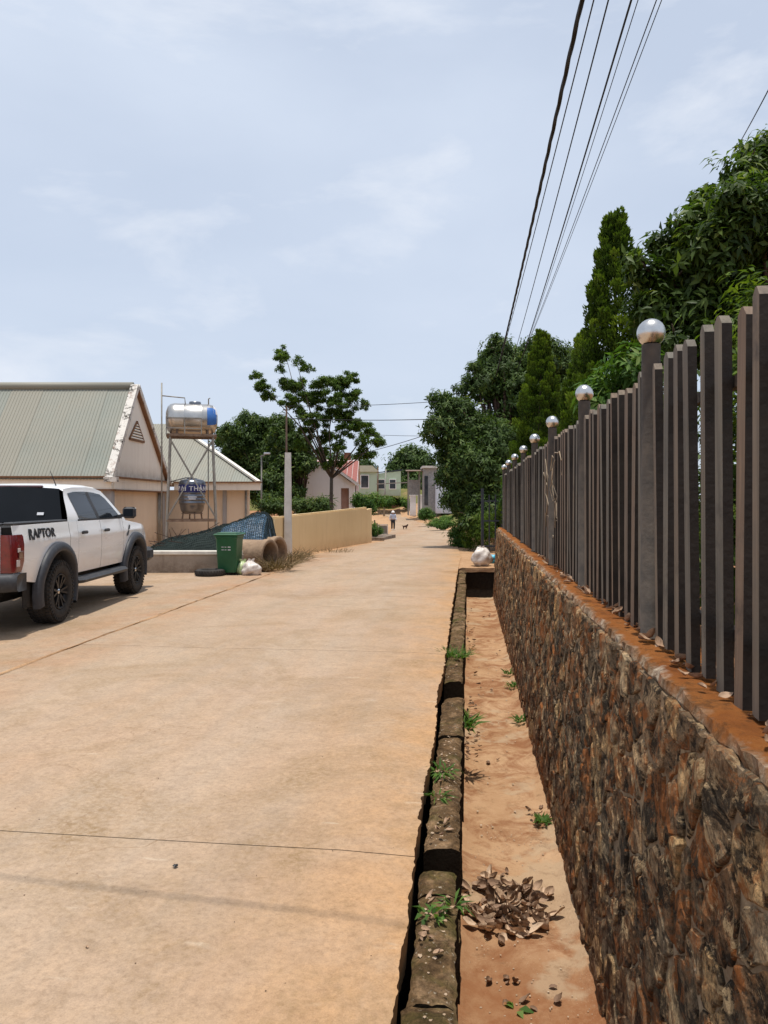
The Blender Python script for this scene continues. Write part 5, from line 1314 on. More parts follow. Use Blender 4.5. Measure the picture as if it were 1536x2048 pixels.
# ================================================================== things along the road
# ---- wheelie bin
BN = empty('wheelie_bin', (-3.36, 16.75, .012), R(-6), label='green plastic wheelie bin standing against the low concrete wall', cat='bin')
b = MB(); V = []
for z, w, d in ((.05, .19, .2), (.1, .2, .21), (.78, .232, .26), (.80, .25, .275), (.835, .25, .275)):
    r = .03; V += [(x, y, z) for x, y in ((-w + r, -d), (w - r, -d), (w, -d + r), (w, d - r), (w - r, d), (-w + r, d), (-w, d - r), (-w, -d + r))]
F = [(j * 8 + i, j * 8 + (i + 1) % 8, j * 8 + 8 + (i + 1) % 8, j * 8 + 8 + i) for j in range(4) for i in range(8)] + [tuple(range(7, -1, -1))]
b.add(V, F).build('body', MAT['green_bin'], BN)
b = MB(); b.bbox((0, -.01, .862), (.54, .6, .045), .018); b.bbox((0, 0, .892), (.44, .46, .028), .012); b.tube([(-.27, .30, .87), (.27, .30, .87)], .022, 8); lid = b.build('lid', MAT['green_bin'], BN)
MB().tube([(-.2, .34, .83), (-.2, .36, .88), (.2, .36, .88), (.2, .34, .83)], .016, 8).build('handle', MAT['green_bin'], BN)
for sx in (1, -1):
    b = MB(); b.lathe([(.0, -.02), (.08, -.02), (.095, -.012), (.095, .012), (.08, .02), (0, .02)], 20, (sx * .21, .2, .095), 'X'); b.build('wheel', MAT['rubber'], BN)
b = MB()
for zz in (.60, .54):
    for x0, x1 in ((-.1, -.05), (-.03, .01), (.04, .1)): b.box(((x0 + x1) / 2, -.2505 - (zz - .54) * .07, zz), (x1 - x0, .004, .018 if x0 > 0 else .012), rx=R(-4))
b.build('faded_print', MAT['white_label'], BN)
# ---- old tyre lying flat
ty = MB(); ty.lathe([(.17, .0), (.2, -.0), (.29, .0), (.31, .03), (.315, .07), (.30, .11), (.27, .13), (.19, .13), (.17, .10), (.185, .05), (.17, .0)], 36)
for j in range(30):
    a = 2 * math.pi * j / 30; ty.box((.312 * math.cos(a), .312 * math.sin(a), .065), (.012, .03, .09), rz=a)
props(ty.build('old_tyre', MAT['rubber'], None, loc=(-3.72, 16.45, .012)), 'worn black tyre lying flat beside the green bin', 'tyre')
# ---- plastic bags
def bag(name, loc, rad, mats, label, seed, knot=True, cat='trash bag', rz=0):
    root = empty(name, loc, rz, label=label, cat=cat); b = MB(); n, m = 28, 16; V = []
    for j in range(m + 1):
        a = math.pi * j / m
        for i in range(n):
            th = 2 * math.pi * i / n; d = Vector((math.sin(a) * math.cos(th), math.sin(a) * math.sin(th), -math.cos(a)))
            k = 1 + .3 * nz(d.x * 1.7 + seed, d.y * 1.7, d.z * 1.7) + .14 * nz(d.x * 5, d.y * 5 + seed, d.z * 5) - .10 * abs(nz(d.x * 9, d.y * 9, d.z * 9 + seed))
            z = d.z * rad[2] * k; z = max(z, -rad[2] * .78)
            V.append((d.x * rad[0] * k, d.y * rad[1] * k, z + rad[2] * .78))
    b.add(V, [(j * n + i, j * n + (i + 1) % n, (j + 1) * n + (i + 1) % n, (j + 1) * n + i) for j in range(m) for i in range(n)], True); b.build('sack', mats, root)
    if knot:
        for e in (-1, 1):
            b = MB(); zt = rad[2] * 1.68; V = []
            for j in range(5):
                f = j / 4; w = .02 + .045 * math.sin(f * 2.6)
                for i in range(4): V.append(((i / 3 - .5) * w + e * .05 * f + .012 * nz(i * 1.7, j, seed), .02 * nz(i, j * 1.3, seed + e) + e * .01, zt - .03 + f * .11 * (1 - .25 * abs(nz(seed, e, 1)))))
            b.add(V, [(j * 4 + i, j * 4 + i + 1, (j + 1) * 4 + i + 1, (j + 1) * 4 + i) for j in range(4) for i in range(3)], True); b.build('knot_ear', mats, root)
    return root
bag('trash_bag', (-2.86, 16.6, .0), (.22, .2, .17), MAT['white_bag'], 'lumpy whitish rubbish bag on the road edge by the concrete pipes', 1.3)
bag('trash_bag', (-3.06, 16.7, .0), (.13, .14, .16), MAT['lime_bag'], 'pale green rubbish bag squeezed between green bin and whitish bag', 4.1, True)
bag('trash_bag', W(19.0, .34, 0), (.24, .2, .25), MAT['white_bag'], 'knotted white rubbish bag on the slab at the drain end', 7.7)
bag('plastic_sheet', W(19.1, .60, 0.05), (.15, .1, .13), MAT['cyan_bag'], 'bright cyan plastic bag between white bag and stone wall', 9.2, False, 'plastic bag')
# ---- concrete culvert pipes
for k, (x, y, L, r, rz, lab) in enumerate(((-2.62, 17.75, 1.15, .36, R(-24), 'front concrete culvert pipe lying behind the rubbish bags'), (-2.55, 18.75, 1.1, .37, R(-24), 'rear concrete culvert pipe, its open end nearest the concrete pole'))):
    p = empty('culvert_pipe', (x, y, r - .02), rz, label=lab, cat='pipe', group='concrete culvert pipes')
    b = MB(); b.lathe([(r, -L), (r, -.16), (r + .02, -.14), (r + .022, -.012), (r + .01, 0), (r - .05, 0), (r - .065, -.015), (r - .065, -L), (r, -L)], 40, (0, 0, 0), 'X'); b.build('barrel', MAT['pipe'], p)
# ---- stub pole, rusty post, lamp post and cables
PL = empty('concrete_pole', (-2.78, 22.3, -.1), label='weathered concrete stub pole standing before the yellow wall', cat='pole')
b = MB(); V = []
for z, w in ((0, .118), (.02, .118), (1.6, .10), (3.1, .085)):
    V += [(x * w, y * w * .8, z) for x, y in ((-.8, -1), (.8, -1), (1, -.8), (1, .8), (.8, 1), (-.8, 1), (-1, .8), (-1, -.8))]
b.add(V, [(j * 8 + i, j * 8 + (i + 1) % 8, j * 8 + 8 + (i + 1) % 8, j * 8 + 8 + i) for j in range(3) for i in range(8)] + [tuple(24 + i for i in range(8)), tuple(range(7, -1, -1))]).build('shaft', MAT['concrete'], PL)
RP = empty('rusty_post', (at(573, 1000, 30)[0], 30, -.1), label='thin dark rusty post rising behind the concrete pole', cat='post')
MB().tube([(0, 0, 0), (0, 0, 5.4)], [.05, .035], 10).build('shaft', MAT['darkrod'], RP)
b = MB(); b.bar((-.14, 0, 5.25), (.14, 0, 5.25), .04); b.lathe([(0, 0), (.035, 0), (.02, .05), (.035, .09), (0, .1)], 10, (.12, 0, 5.28)); b.build('crossarm', MAT['darkrod'], RP)
LP_ = empty('lamp_post', (at(523, 960, 38)[0], 38, -.2), label='thin pale lamp post in front of the dense dark tree', cat='lamp post')
MB().tube([(0, 0, 0), (0, 0, 4.0)], [.05, .035], 8).build('shaft', MAT['galv'], LP_); MB().bar((-.05, 0, 4.0), (.35, -.3, 4.12), .05).build('arm', MAT['galv'], LP_); MB().bbox((.32, -.3, 4.13), (.3, .2, .09), .02).build('lamp_head', MAT['white_label'], LP_)
def catenary(a, c, sag, n=30):
    a, c = Vector(a), Vector(c); return [a.lerp(c, i / n) - Vector((0, 0, 4 * sag * (i / n) * (1 - i / n))) for i in range(n + 1)]
UP = empty('utility_pole', W(42, 1.15, -.3), label='concrete utility pole hidden in the dark tree, carrying the overhead cables', cat='utility pole')
MB().tube([(0, 0, 0), (0, 0, 8.2)], [.16, .1], 12).build('shaft', MAT['concrete'], UP)
MB().bar((-.3, 0, 7.6), (1.3, 0, 7.6), .08).build('crossarm', MAT['galv'], UP)
def cable(pts, r, label, name='overhead_cable', group='overhead cables along the fence'):
    b = MB(); b.tube(pts, r, 6); return props(b.build(name, MAT['cable'], None), label, 'cable', group)
def along(px_top, px_bot, zt, y0=-6, y1=42, py_bot=690):
    """cable through two sightings; real height zt, sagging between poles"""
    t0 = (px_top - 936) / 1002 * (zt - EYE); t1 = (px_bot - 936) / (1002 - py_bot) * (zt - EYE); Ya = 1540 * (zt - EYE) / 1002; Yb = 1540 * (zt - EYE) / (1002 - py_bot)
    f = lambda y: t0 + (t1 - t0) * (y - Ya) / (Yb - Ya)
    pts = []
    for i in range(41):
        y = lerp(y0, y1, i / 40); s = (y - y0) / (y1 - y0); pts.append(W(y, f(y), zt + .55 * (2 * s - 1) ** 2 - .2))
    return pts
main = along(1160, 1005, 6.3)
cb = MB(); cb.tube(main, .019, 8)
for ph in (0, 2.1, 4.2):
    wrap = []
    for i in range(401):
        f = i / 400 * 40; k = min(39, int(f)); p = Vector(main[k]).lerp(Vector(main[k + 1]), f - k); a = i * .42 + ph
        wrap.append(p + Vector((math.cos(a), 0, math.sin(a))) * .014)
    cb.tube(wrap, .012, 5)
props(cb.build('overhead_cable', MAT['cable'], None), 'thick twisted black cable, leftmost of the overhead bundle', 'cable', 'overhead cables along the fence')
cable(along(1183, 1006, 6.15), .007, 'thin cable running close against the thick twisted one')
cable(along(1212, 1031, 6.4), .008, 'single cable in the gap between the thick twisted cable and the rest')
cable(along(1257, 1049, 6.45), .011, 'darker cable starting the group of four on the fence side')
cable(along(1270, 1050, 6.6), .005, 'faint thin cable just beside the darker one of the group')
cable(along(1306, 1050, 6.5), .006, 'second outermost cable at the top edge of the picture')
cable(along(1316, 1051, 6.62), .005, 'outermost cable at the top edge of the picture, farthest from the road')
cable(catenary(at(1560, 135, 8), at(1440, 350, 16), .05), .008, 'lone cable crossing above the broad-leaved tree top', group='lone cables')
sx_, sy_ = SUN.x / SUN.z, SUN.y / SUN.z; hh = 6.2
def above(x, y): return (x + hh * sx_, y + hh * sy_, hh)
p0, p1 = Vector(above(-1.64, 3.28)), Vector(above(-.13, 2.97)); d_ = (p1 - p0)
cable(catenary(p0 - d_ * 9, p1 + d_ * 5, 0.0, 12), .008, 'service cable crossing high above the road, its faint shadow on the concrete', group='lone cables')
for (a, c, r, lab) in (((575, 812, 30), (875, 803, 27), .010, 'upper thin cable crossing the road to the dark tree'), ((575, 836, 30), (875, 838, 27), .014, 'middle thicker cable crossing the road behind the feathery tree'), ((640, 862, 33), (875, 872, 27), .008, 'lowest level thin cable crossing the road'), ((700, 912, 37), (875, 862, 27), .012, 'slanting cable rising from the white house to the dark tree')):
    cable(catenary(at(*a), at(*c), .06), r, lab, group='cables crossing the road')
# ---- net-covered heap behind the low wall
HP = empty('covered_heap', (-3.9, 19.3, -.05), label='heap under blue tarp and dark netting behind the low wall', cat='covered heap')
def heap_z(x, y):
    f = (x + 5.6) / 2.7
    prof = interp(f, [(-.15, .34), (0, .60), (.3, .80), (.6, 1.02), (.85, 1.27), (.97, 1.31), (1.0, 1.22), (1.04, .6), (1.06, .0)])
    w = abs(y - 19.5) / interp(f, [(0, 1.0), (1, 1.25)])
    side = max(0, 1 - w ** 3.2) if w < 1 else 0
    return prof * side + .07 * nz(x * 2.3, y * 2.3, 1) * side + .03 * nz(x * 7, y * 7, 4) * side - .05
def heap_mesh(lift, x0, x1, nx, ny):
    V = []
    for j in range(ny + 1):
        for i in range(nx + 1):
            x = lerp(x0, x1, i / nx); y = lerp(18.2, 20.7, j / ny); V.append((x, y, heap_z(x, y) + lift))
    return V, [(j * (nx + 1) + i, j * (nx + 1) + i + 1, (j + 1) * (nx + 1) + i + 1, (j + 1) * (nx + 1) + i) for j in range(ny) for i in range(nx)]
b = MB(); b.add(*heap_mesh(-.03, -6.0, -3.6, 50, 50), True); b.build('brushwood', MAT['net'], HP, True)
b = MB(); b.add(*heap_mesh(0, -4.0, -2.72, 44, 60), True); b.build('tarp', MAT['tarp'], HP, True)
netv, netf = heap_mesh(.035, -5.9, -2.70, 64, 50)
b = MB(); seen = set()
for f in netf:
    for q in range(2):
        a, c = f[q], f[(q + 1)]
        if (a, c) in seen: continue
        seen.add((a, c)); pa, pc = Vector(netv[a]), Vector(netv[c])
        if pa.z < .05 and pc.z < .05: continue
        jit = Vector((nz(pa.x * 9, pa.y * 9, 3), 0, nz(pa.x * 9, pa.y * 9, 8))) * .02
        b.bar(pa + jit, pc + jit, .009, .009)
net = b.build('net', MAT['net'], HP, True); net['kind'] = 'stuff'
b = MB(); rr = random.Random(4)
for k in range(26):
    x = rr.uniform(-5.7, -4.2); y = rr.uniform(18.6, 19.6); z = heap_z(x, y); b.tube([(x, y, z), (x + rr.uniform(-.5, .5), y + rr.uniform(-.3, .3), z + rr.uniform(.0, .3))], .008, 4)
st = b.build('twigs', MAT['bark_red'], HP, True); st['kind'] = 'stuff'
# ---- gate at the end of the stone wall
GT = empty('metal_gate', W(21.3, .95, .0), label='dark barred metal gate between stone wall end and conifer bush', cat='gate')
for k in range(6): MB().bar(W(21.3, .42 + k * .17, .05), W(21.3, .42 + k * .17, 1.78), .03).build('bar', MAT['darkmetal'], GT, True)
for z in (.35, 1.05, 1.6): MB().bar(W(21.3, .38, z), W(21.3, 1.32, z), .04).build('rail', MAT['darkmetal'], GT, True)
MB().bar(W(21.3, .40, 0), W(21.3, .40, 1.95), .07).build('gate_post', MAT['darkmetal'], GT, True)
# ---- small white gate and posts beyond the yellow wall
SG = empty('white_gate', (at(766, 1040, 42)[0], 42, -.3), label='small white framed gate just behind the walking person', cat='gate')
b = MB()
for a, c in (((-.25, 0, 0), (-.25, 0, .62)), ((.25, 0, 0), (.25, 0, .62)), ((-.25, 0, .6), (.25, 0, .6)), ((-.25, 0, .08), (.25, 0, .08))): b.bar(a, c, .05)
b.build('frame', MAT['whitewall'], SG); MB().box((0, .02, .33), (.44, .02, .46)).build('panel', MAT['greywall'], SG)
for k, (px, h_, lab) in enumerate(((749, .95, 'left wooden stake of the pair past the yellow wall'), (754, .8, 'right wooden stake of the pair past the yellow wall'), )):
    x = at(px, 1040, 36.5)[0]; s = MB(); s.tube([(0, 0, 0), (.02, 0, h_ * .5), (0, 0, h_)], [.05, .045, .035], 7); props(s.build('wooden_stake', MAT['wood'], None, loc=(x, 36.5, -.25)), lab, 'stake', 'wooden stakes')
for k, (px, Y, zb_, zt_, lab) in enumerate(((755, 82, 2.0, 5.2, 'taller dark pole standing before the green house'), (768, 80, 1.2, 4.9, 'paler leaning pole standing before the green house'))):
    x = at(px, 950, Y)[0]; s = MB(); s.tube([(0, 0, 0), (.05 + .15 * k, 0, zt_ - zb_ + 1.2)], [.1, .06], 7); props(s.build('thin_pole', MAT['wood'] if not k else MAT['galv'], None, loc=(x, Y, zb_ - 1.2)), lab, 'pole', 'thin poles by the green house')
MB().bar(at(752, 968, 81), at(835, 964, 78), .1).build('handrail', MAT['galv'], SH, True)
# ---- kerb step by the person
KS = empty('stone_step', (-.15, 36, -.2), label='low concrete kerb step at the road edge near the person', cat='step')
MB().box((-.06, 36.9, -.17), (.7, 3.4, .2), rz=R(-10)).build('step_block', MAT['lowwall'], KS, True)

# ---- person and dog
def skin_body(name, verts, edges, radii, mat, parent, sub=2):
    me = bpy.data.meshes.new(name); me.from_pydata(verts, edges, []); o = link(name, me, parent)
    md = o.modifiers.new('skin', 'SKIN')
    for v, r in zip(me.skin_vertices[0].data, radii): v.radius = (r, r) if not isinstance(r, tuple) else r
    me.skin_vertices[0].data[0].use_root = True
    if sub: s = o.modifiers.new('sub', 'SUBSURF'); s.levels = sub; s.render_levels = sub
    dg = bpy.context.evaluated_depsgraph_get(); em = bpy.data.meshes.new_from_object(o.evaluated_get(dg)); o.modifiers.clear(); o.data = em
    em.materials.clear(); em.materials.append(mat); em.polygons.foreach_set('use_smooth', [True] * len(em.polygons)); return o
MAT['skin'] = simple('skin', (.36, .21, .14), (.42, .25, .17), 9, .6, .1, .002); MAT['shirt'] = simple('pale_blue_shirt', (.42, .47, .58), (.52, .57, .68), 12, .85, .3, .005)
MAT['trousers'] = simple('black_trousers', (.012, .013, .018), (.022, .023, .03), 12, .9, .3, .005); MAT['hat'] = simple('white_hat', (.72, .70, .68), (.8, .78, .76), 9, .8, .2, .004); MAT['shoe'] = simple('pale_shoe', (.5, .47, .43), (.6, .56, .52), 9, .7, .2, .004); MAT['hair'] = simple('dark_hair', (.012, .01, .009), (.025, .02, .018), 20, .6, .4, .003)
PE = empty('person', (.66, 56.5, gz(56.5) + .008), R(8), label='person in pale blue shirt, black trousers and white hat walking on the road', cat='person')
S = 1.42 / 1.6
def sc(v): return [(a * S, b_ * S, c_ * S) for a, b_, c_ in v]
bodyv = sc([(0, 0, .86), (0, 0, 1.05), (0, .01, 1.25), (0, 0, 1.36), (0, -.01, 1.45), (0, -.015, 1.53), (.09, 0, .80), (.10, -.02, .46), (.10, .06, .08), (.10, -.06, .03), (-.09, 0, .80), (-.10, -.07, .46), (-.10, -.04, .08), (-.10, -.16, .03), (.17, 0, 1.27), (.23, .02, 1.02), (.24, -.08, .80), (.25, -.12, .72), (-.17, 0, 1.27), (-.23, .04, 1.02), (-.24, 0, .80), (-.25, -.04, .72)])
ed = [(0, 1), (1, 2), (2, 3), (3, 4), (4, 5), (0, 6), (6, 7), (7, 8), (8, 9), (0, 10), (10, 11), (11, 12), (12, 13), (2, 14), (14, 15), (15, 16), (16, 17), (2, 18), (18, 19), (19, 20), (20, 21)]
ra = [r * S for r in (.13, .12, .13, .055, .085, .075, .085, .06, .042, .035, .085, .06, .042, .035, .06, .042, .032, .03, .06, .042, .032, .03)]
skin_body('body', bodyv, ed, ra, MAT['skin'], PE)
sv = sc([(0, 0, .84), (0, 0, 1.05), (0, .01, 1.25), (0, 0, 1.33), (.18, 0, 1.27), (.235, .02, 1.02), (.245, -.07, .84), (-.18, 0, 1.27), (-.235, .04, 1.02), (-.245, .0, .84)])
skin_body('shirt', sv, [(0, 1), (1, 2), (2, 3), (2, 4), (4, 5), (5, 6), (2, 7), (7, 8), (8, 9)], [r * S for r in (.165, .15, .15, .075, .08, .062, .052, .08, .062, .052)], MAT['shirt'], PE)
tv = sc([(0, 0, .85), (.09, 0, .78), (.10, -.02, .46), (.10, .05, .10), (-.09, 0, .78), (-.10, -.07, .46), (-.10, -.04, .10)])
skin_body('trousers', tv, [(0, 1), (1, 2), (2, 3), (0, 4), (4, 5), (5, 6)], [r * S for r in (.15, .105, .08, .065, .105, .08, .065)], MAT['trousers'], PE)
b = MB(); b.lathe([(0, 1.615), (.06, 1.605), (.105, 1.56), (.115, 1.51), (.13, 1.49), (.175, 1.465), (.17, 1.46), (.11, 1.48)], 24, (0, -.01, 0)); b.V = [(x * S, y * S, z * S) for x, y, z in b.V]; b.build('hat', MAT['hat'], PE)
b = MB(); b.lathe([(0, 1.56), (.09, 1.54), (.1, 1.47), (.085, 1.40), (.04, 1.36)], 16, (0, .02, 0), 'Z', True, R(0), R(180)); b.V = [(x * S, y * S, z * S) for x, y, z in b.V]; b.build('hair', MAT['hair'], PE)
b = MB(); b.lathe([(0, -.012), (.012, -.008), (.014, 0), (.0, .02)], 8, (0, -.1 * S, 1.5 * S)); b.build('nose', MAT['skin'], PE)
for sx, yy in ((.10, .0), (-.10, -.1)): MB().bbox((sx * S, yy * S, .03), (.09, .24, .06), .02).build('shoe', MAT['shoe'], PE)
DG = empty('dog', (1.58, 58.0, gz(58.0) + .008), R(-60), label='small dark brown dog on the road beside the walking person', cat='dog')
DG.scale = (.62, .62, .68)
MAT['fur'] = simple('dark_fur', (.03, .014, .01), (.07, .032, .022), 14, .9, .6, .01)
dv = [(0, -.20, .34), (0, 0, .345), (0, .2, .36), (0, .31, .43), (0, .38, .50), (0, .48, .47), (.075, .2, .22), (.08, .19, .12), (.08, .22, .02), (-.075, .2, .22), (-.08, .16, .12), (-.08, .19, .02), (.08, -.18, .24), (.085, -.26, .13), (.085, -.22, .02), (-.08, -.16, .24), (-.085, -.20, .13), (-.085, -.16, .02), (0, -.33, .38), (0, -.44, .46), (.045, .36, .57), (-.045, .36, .57)]
de = [(0, 1), (1, 2), (2, 3), (3, 4), (4, 5), (2, 6), (6, 7), (7, 8), (2, 9), (9, 10), (10, 11), (0, 12), (12, 13), (13, 14), (0, 15), (15, 16), (16, 17), (0, 18), (18, 19), (4, 20), (4, 21)]
skin_body('body', dv, de, [.10, .095, .115, .075, .07, .035, .05, .028, .026, .05, .028, .026, .06, .03, .026, .06, .03, .026, .03, .018, .02, .02], MAT['fur'], DG)

# ================================================================== litter, leaves, weeds
def dead_leaf_mesh(seed, L=.11, Wd=.07):
    r = random.Random(seed); b = MB(); V = []; n = 7; curl = r.uniform(-1.6, 2.4); roll = r.uniform(.2, 1.5); tw = r.uniform(-.8, .8)
    for i in range(n):
        f = i / (n - 1); w = Wd * (math.sin(math.pi * min(1, f * .93 + .05)) ** .75) * (1 - .1 * f) * .5 + .001
        a = curl * (f - .3); y = L * (math.sin(a) / max(abs(curl), .2)) if abs(curl) > .3 else L * f; z = L * (1 - math.cos(a)) / max(abs(curl), .4)
        y = L * f * (1 - .12 * abs(curl) * f)
        for k in (-1, -.5, 0, .5, 1):
            rr_ = roll * abs(k); x = w * k * math.cos(rr_ * .55); zz = z + w * abs(k) * math.sin(rr_ * .8) + .004 * r.uniform(-1, 1)
            V.append((x * math.cos(tw * f) - (zz - z) * math.sin(tw * f), y, z + (zz - z) * math.cos(tw * f) + x * math.sin(tw * f)))
    b.add(V, [(i * 5 + j, i * 5 + j + 1, (i + 1) * 5 + j + 1, (i + 1) * 5 + j) for i in range(n - 1) for j in range(4)], True)
    return b
dead = [dead_leaf_mesh(100 + k, random.uniform(.07, .125), random.uniform(.045, .075)).mesh('leaf', MAT['dead']) for k in range(14)]
LPILE = empty('leaf_pile', W(4.4, .22, FLOOR), label='heap of curled brown dead leaves on the drain floor', cat='leaf pile')
rl = random.Random(77); pc = Vector(W(4.4, .22, FLOOR))
for k in range(190):
    a = rl.uniform(0, 6.283); q = rl.random() ** .6; x, y = q * math.cos(a), q * math.sin(a)
    px_, py_ = -.015 + x * .27 + y * -.05, y * .31 + x * .03
    hgt = .012 + .045 * max(0, 1 - q ** 1.5) * rl.random()
    link('leaf', dead[k % 14], LPILE, (px_, py_, hgt), (rl.uniform(-.5, .5), rl.uniform(-.8, .8), rl.uniform(0, 6.28)))
def scatter_leaves(name, label, spots, seed, smin=.5, smax=1.0, tilt=.4):
    r = random.Random(seed); b = MB()
    for x, y, z in spots:
        src = dead[r.randrange(14)]; Mx = Matrix.Translation((x, y, z)) @ Matrix.Rotation(r.uniform(0, 6.28), 4, 'Z') @ Matrix.Rotation(r.uniform(-tilt, tilt), 4, 'X') @ Matrix.Scale(r.uniform(smin, smax), 4)
        b.add([Mx @ v.co for v in src.vertices], [tuple(p.vertices) for p in src.polygons], True)
    o = b.build(name, MAT['dead'], None); return props(o, label, 'dead leaves', None, 'stuff')
scatter_leaves('leaf_litter', 'dead leaves lodged on the orange coping under the pickets', [W(rl.uniform(1.8, 9) , rl.uniform(.80, .94), LEDGE + rl.uniform(.012, .03)) for k in range(170)], 1, .4, .9)
scatter_leaves('leaf_litter', 'scattered dead leaves along the drain floor beside the kerb', [W(*(lambda y: (y, rl.uniform(-.02, .10)))(rl.choice((rl.gauss(8.5, .5), rl.gauss(7.2, .3), rl.uniform(5, 17), rl.uniform(11, 14)))), FLOOR + .035) for k in range(52)] + [W(rl.uniform(3.5, 16), rl.uniform(.05, .55), FLOOR + .012) for k in range(16)] + [W(3.62 + rl.uniform(-.15, .15), rl.uniform(.05, .45), FLOOR + .01) for k in range(10)] + [W(5.65 + rl.uniform(-.15, .15), rl.uniform(.46, .54), FLOOR + .03) for k in range(8)], 2, .4, .8)
scatter_leaves('leaf_litter', 'crumbled dead leaves lying on the mossy kerb', [W(*(lambda y: (y, rl.uniform(-.19, -.09)))(rl.choice((rl.gauss(3.25, .08), rl.gauss(3.0, .12), rl.gauss(3.95, .08), rl.uniform(4, 9)))), -.07) for k in range(34)], 3, .25, .6)
# small stones and gravel
def pebbles(name, label, spots, seed, kind='stuff', mat='pebble', cat='gravel'):
    r = random.Random(seed); b = MB()
    for x, y, z, s in spots:
        V = []; 
        for d in ((1, 0, 0), (-1, 0, 0), (0, 1, 0), (0, -1, 0), (0, 0, .7), (0, 0, -.5), (.6, .6, .4), (-.6, .6, .35), (.6, -.6, .4), (-.6, -.6, .3)): V.append((x + d[0] * s * r.uniform(.7, 1.2), y + d[1] * s * r.uniform(.7, 1.2), z + d[2] * s * r.uniform(.7, 1.1)))
        b.add(V, [(0, 6, 4), (6, 2, 4), (2, 7, 4), (7, 1, 4), (1, 9, 4), (9, 3, 4), (3, 8, 4), (8, 0, 4), (0, 2, 6), (2, 1, 7), (1, 3, 9), (3, 0, 8), (0, 5, 2), (2, 5, 1), (1, 5, 3), (3, 5, 0)])
    return props(b.build(name, MAT[mat], None), label, cat, None, kind)
pebbles('gravel', 'pale gravel bits strewn over the red drain floor and kerb', [(*W(rl.uniform(3.2, 5.5), rl.uniform(.0, .6), FLOOR + .008), rl.uniform(.002, .006)) for k in range(260)] + [(*W(yy, rl.uniform(-.18, -.07), -.088), rl.uniform(.004, .011)) for yy in [rl.uniform(2.4, 6.2) for _ in range(110)] if not 3.4 < yy < 3.8] + [(*W(rl.uniform(5, 16), rl.uniform(-.02, .5), FLOOR + .008), rl.uniform(.005, .013)) for k in range(70)], 5)
pebbles('grit', 'tiny dark grit specks scattered over the road', [(rl.uniform(-2.5, .0) + M * yy, yy,   .003, rl.uniform(.0015, .004)) for yy in [rl.uniform(2.4, 9) for _ in range(60)]], 6, mat='wood', cat='grit')
k_ = at(351, 1736, 3.36); pebbles('dark_stone', 'small black stone lying alone on the near road', [(k_[0], k_[1], .008, .014)], 8, None, 'decal', 'stone')
k_ = at(172, 1895, 2.76); scatter_leaves('dead_leaf', 'single curled dead leaf on the near road', [(k_[0], k_[1], .006)], 9, .2, .22)['kind'] = 'thing'
# weeds
def weed(label, c, n, ln, wd, mat, seed, spread=.05, name='weed_clump', up=1.0, group=None, cat='weed'):
    rng = np.random.default_rng(seed); a = rng.random(n) * 6.283; q = np.sqrt(rng.random(n)) * spread
    P = np.stack([q * np.cos(a), q * np.sin(a), np.zeros(n)], 1); D = np.stack([np.cos(a) * .8, np.sin(a) * .8, np.full(n, up)], 1) + rng.normal(size=(n, 3)) * .35
    me = leaves_mesh(name, P, D, np.tile(np.array([[0, 0, 1.0]]), (n, 1)) + rng.normal(size=(n, 3)) * .3, ln * rng.uniform(.5, 1.2, n), wd * rng.uniform(.7, 1.2, n), np.clip(rng.normal(.6, .2, n), 0, 1), mat, droop=.35)
    return props(link(name, me, None, c), label, cat, group)
g_ = 'weeds along the kerb'
weed('thick grass tuft on the far kerb, largest of the kerb weeds', W(8.3, -.12, -.09), 130, .16, .012, MAT['leaf_bush'], 1, .12, group=g_)
weed('green weed sprouting from the drain side of the broken kerb gap', W(6.45, -.02, -.3), 70, .16, .03, MAT['leaf_bush'], 2, .06, group=g_)
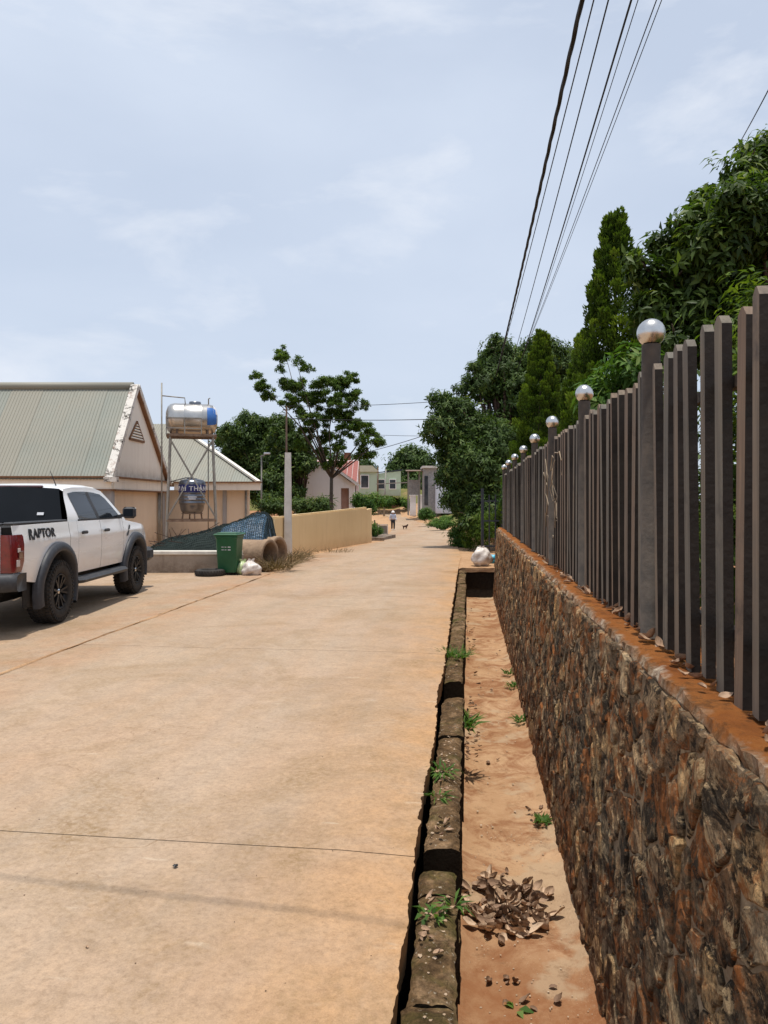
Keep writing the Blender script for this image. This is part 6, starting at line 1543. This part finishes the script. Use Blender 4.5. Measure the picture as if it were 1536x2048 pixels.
weed('small green fern hanging over the road edge of the kerb', W(4.75, -.16, -.07), 46, .10, .016, MAT['leaf_bush'], 3, .07, up=.4, group=g_)
weed('tiny fern just below the larger fern on the kerb', W(4.35, -.17, -.07), 24, .08, .014, MAT['leaf_bush'], 4, .04, up=.4, group=g_)
weed('round-leaved weed on the kerb beside the leaf heap', W(3.12, -.15, -.07), 26, .05, .022, MAT['leaf_bush'], 5, .05, up=.3, group=g_)
weed('small fern on the drain side of the near kerb', W(3.2, -.06, -.08), 24, .07, .014, MAT['leaf_bush'], 6, .03, up=.3, group=g_)
weed('low green weed at the foot of the stone wall', W(5.5, .535, FLOOR + .03), 60, .06, .02, MAT['leaf_bush'], 7, .04)
weed('single green leaf sprig at the bottom of the drain floor', W(3.5, .22, FLOOR + .01), 7, .08, .035, MAT['leaf_bush'], 8, .03, up=.3)
for k, yy in enumerate((8.0, 9.5, 10.2)): weed(('green weed at the wall foot, nearest of three in a row', 'green weed at the wall foot, middle of three in a row', 'green weed at the wall foot, farthest of three in a row')[k], W(yy, .56, FLOOR + .03), 50, .09, .02, MAT['leaf_bush'], 20 + k, .07, group='weeds at the wall foot')
weed('tangle of dry brown weeds around the concrete pole base', (-2.55, 20.6, -.02), 420, .42, .012, MAT['leaf_dry'], 30, .5, 'dry_weeds', 1.2)
weed('dry weeds hanging before the culvert pipe openings', (-2.45, 17.6, .0), 360, .45, .012, MAT['leaf_dry'], 31, .32, 'dry_weeds', 1.3)
weed('sparse dry grass along the foot of the yellow wall', (-1.6, 24.6, -.05), 160, .2, .012, MAT['leaf_dry'], 32, .6, 'dry_weeds', 1.0)
# dried vine on the fence
b = MB(); rv = random.Random(6)
for k in range(7):
    p = Vector(W(7.6 + rv.uniform(-.6, .9), .825, 1.9 + rv.uniform(-.1, .2))); pts = [p]
    for i in range(9): p = p + Vector((rv.uniform(-.006, .006), rv.uniform(-.14, .08), rv.uniform(-.16, .03))); pts.append(p)
    b.tube(pts, .005, 4)
props(b.build('dry_vine', MAT['vine'], None), 'pale dried vine stems clinging to the middle of the fence', 'vine')
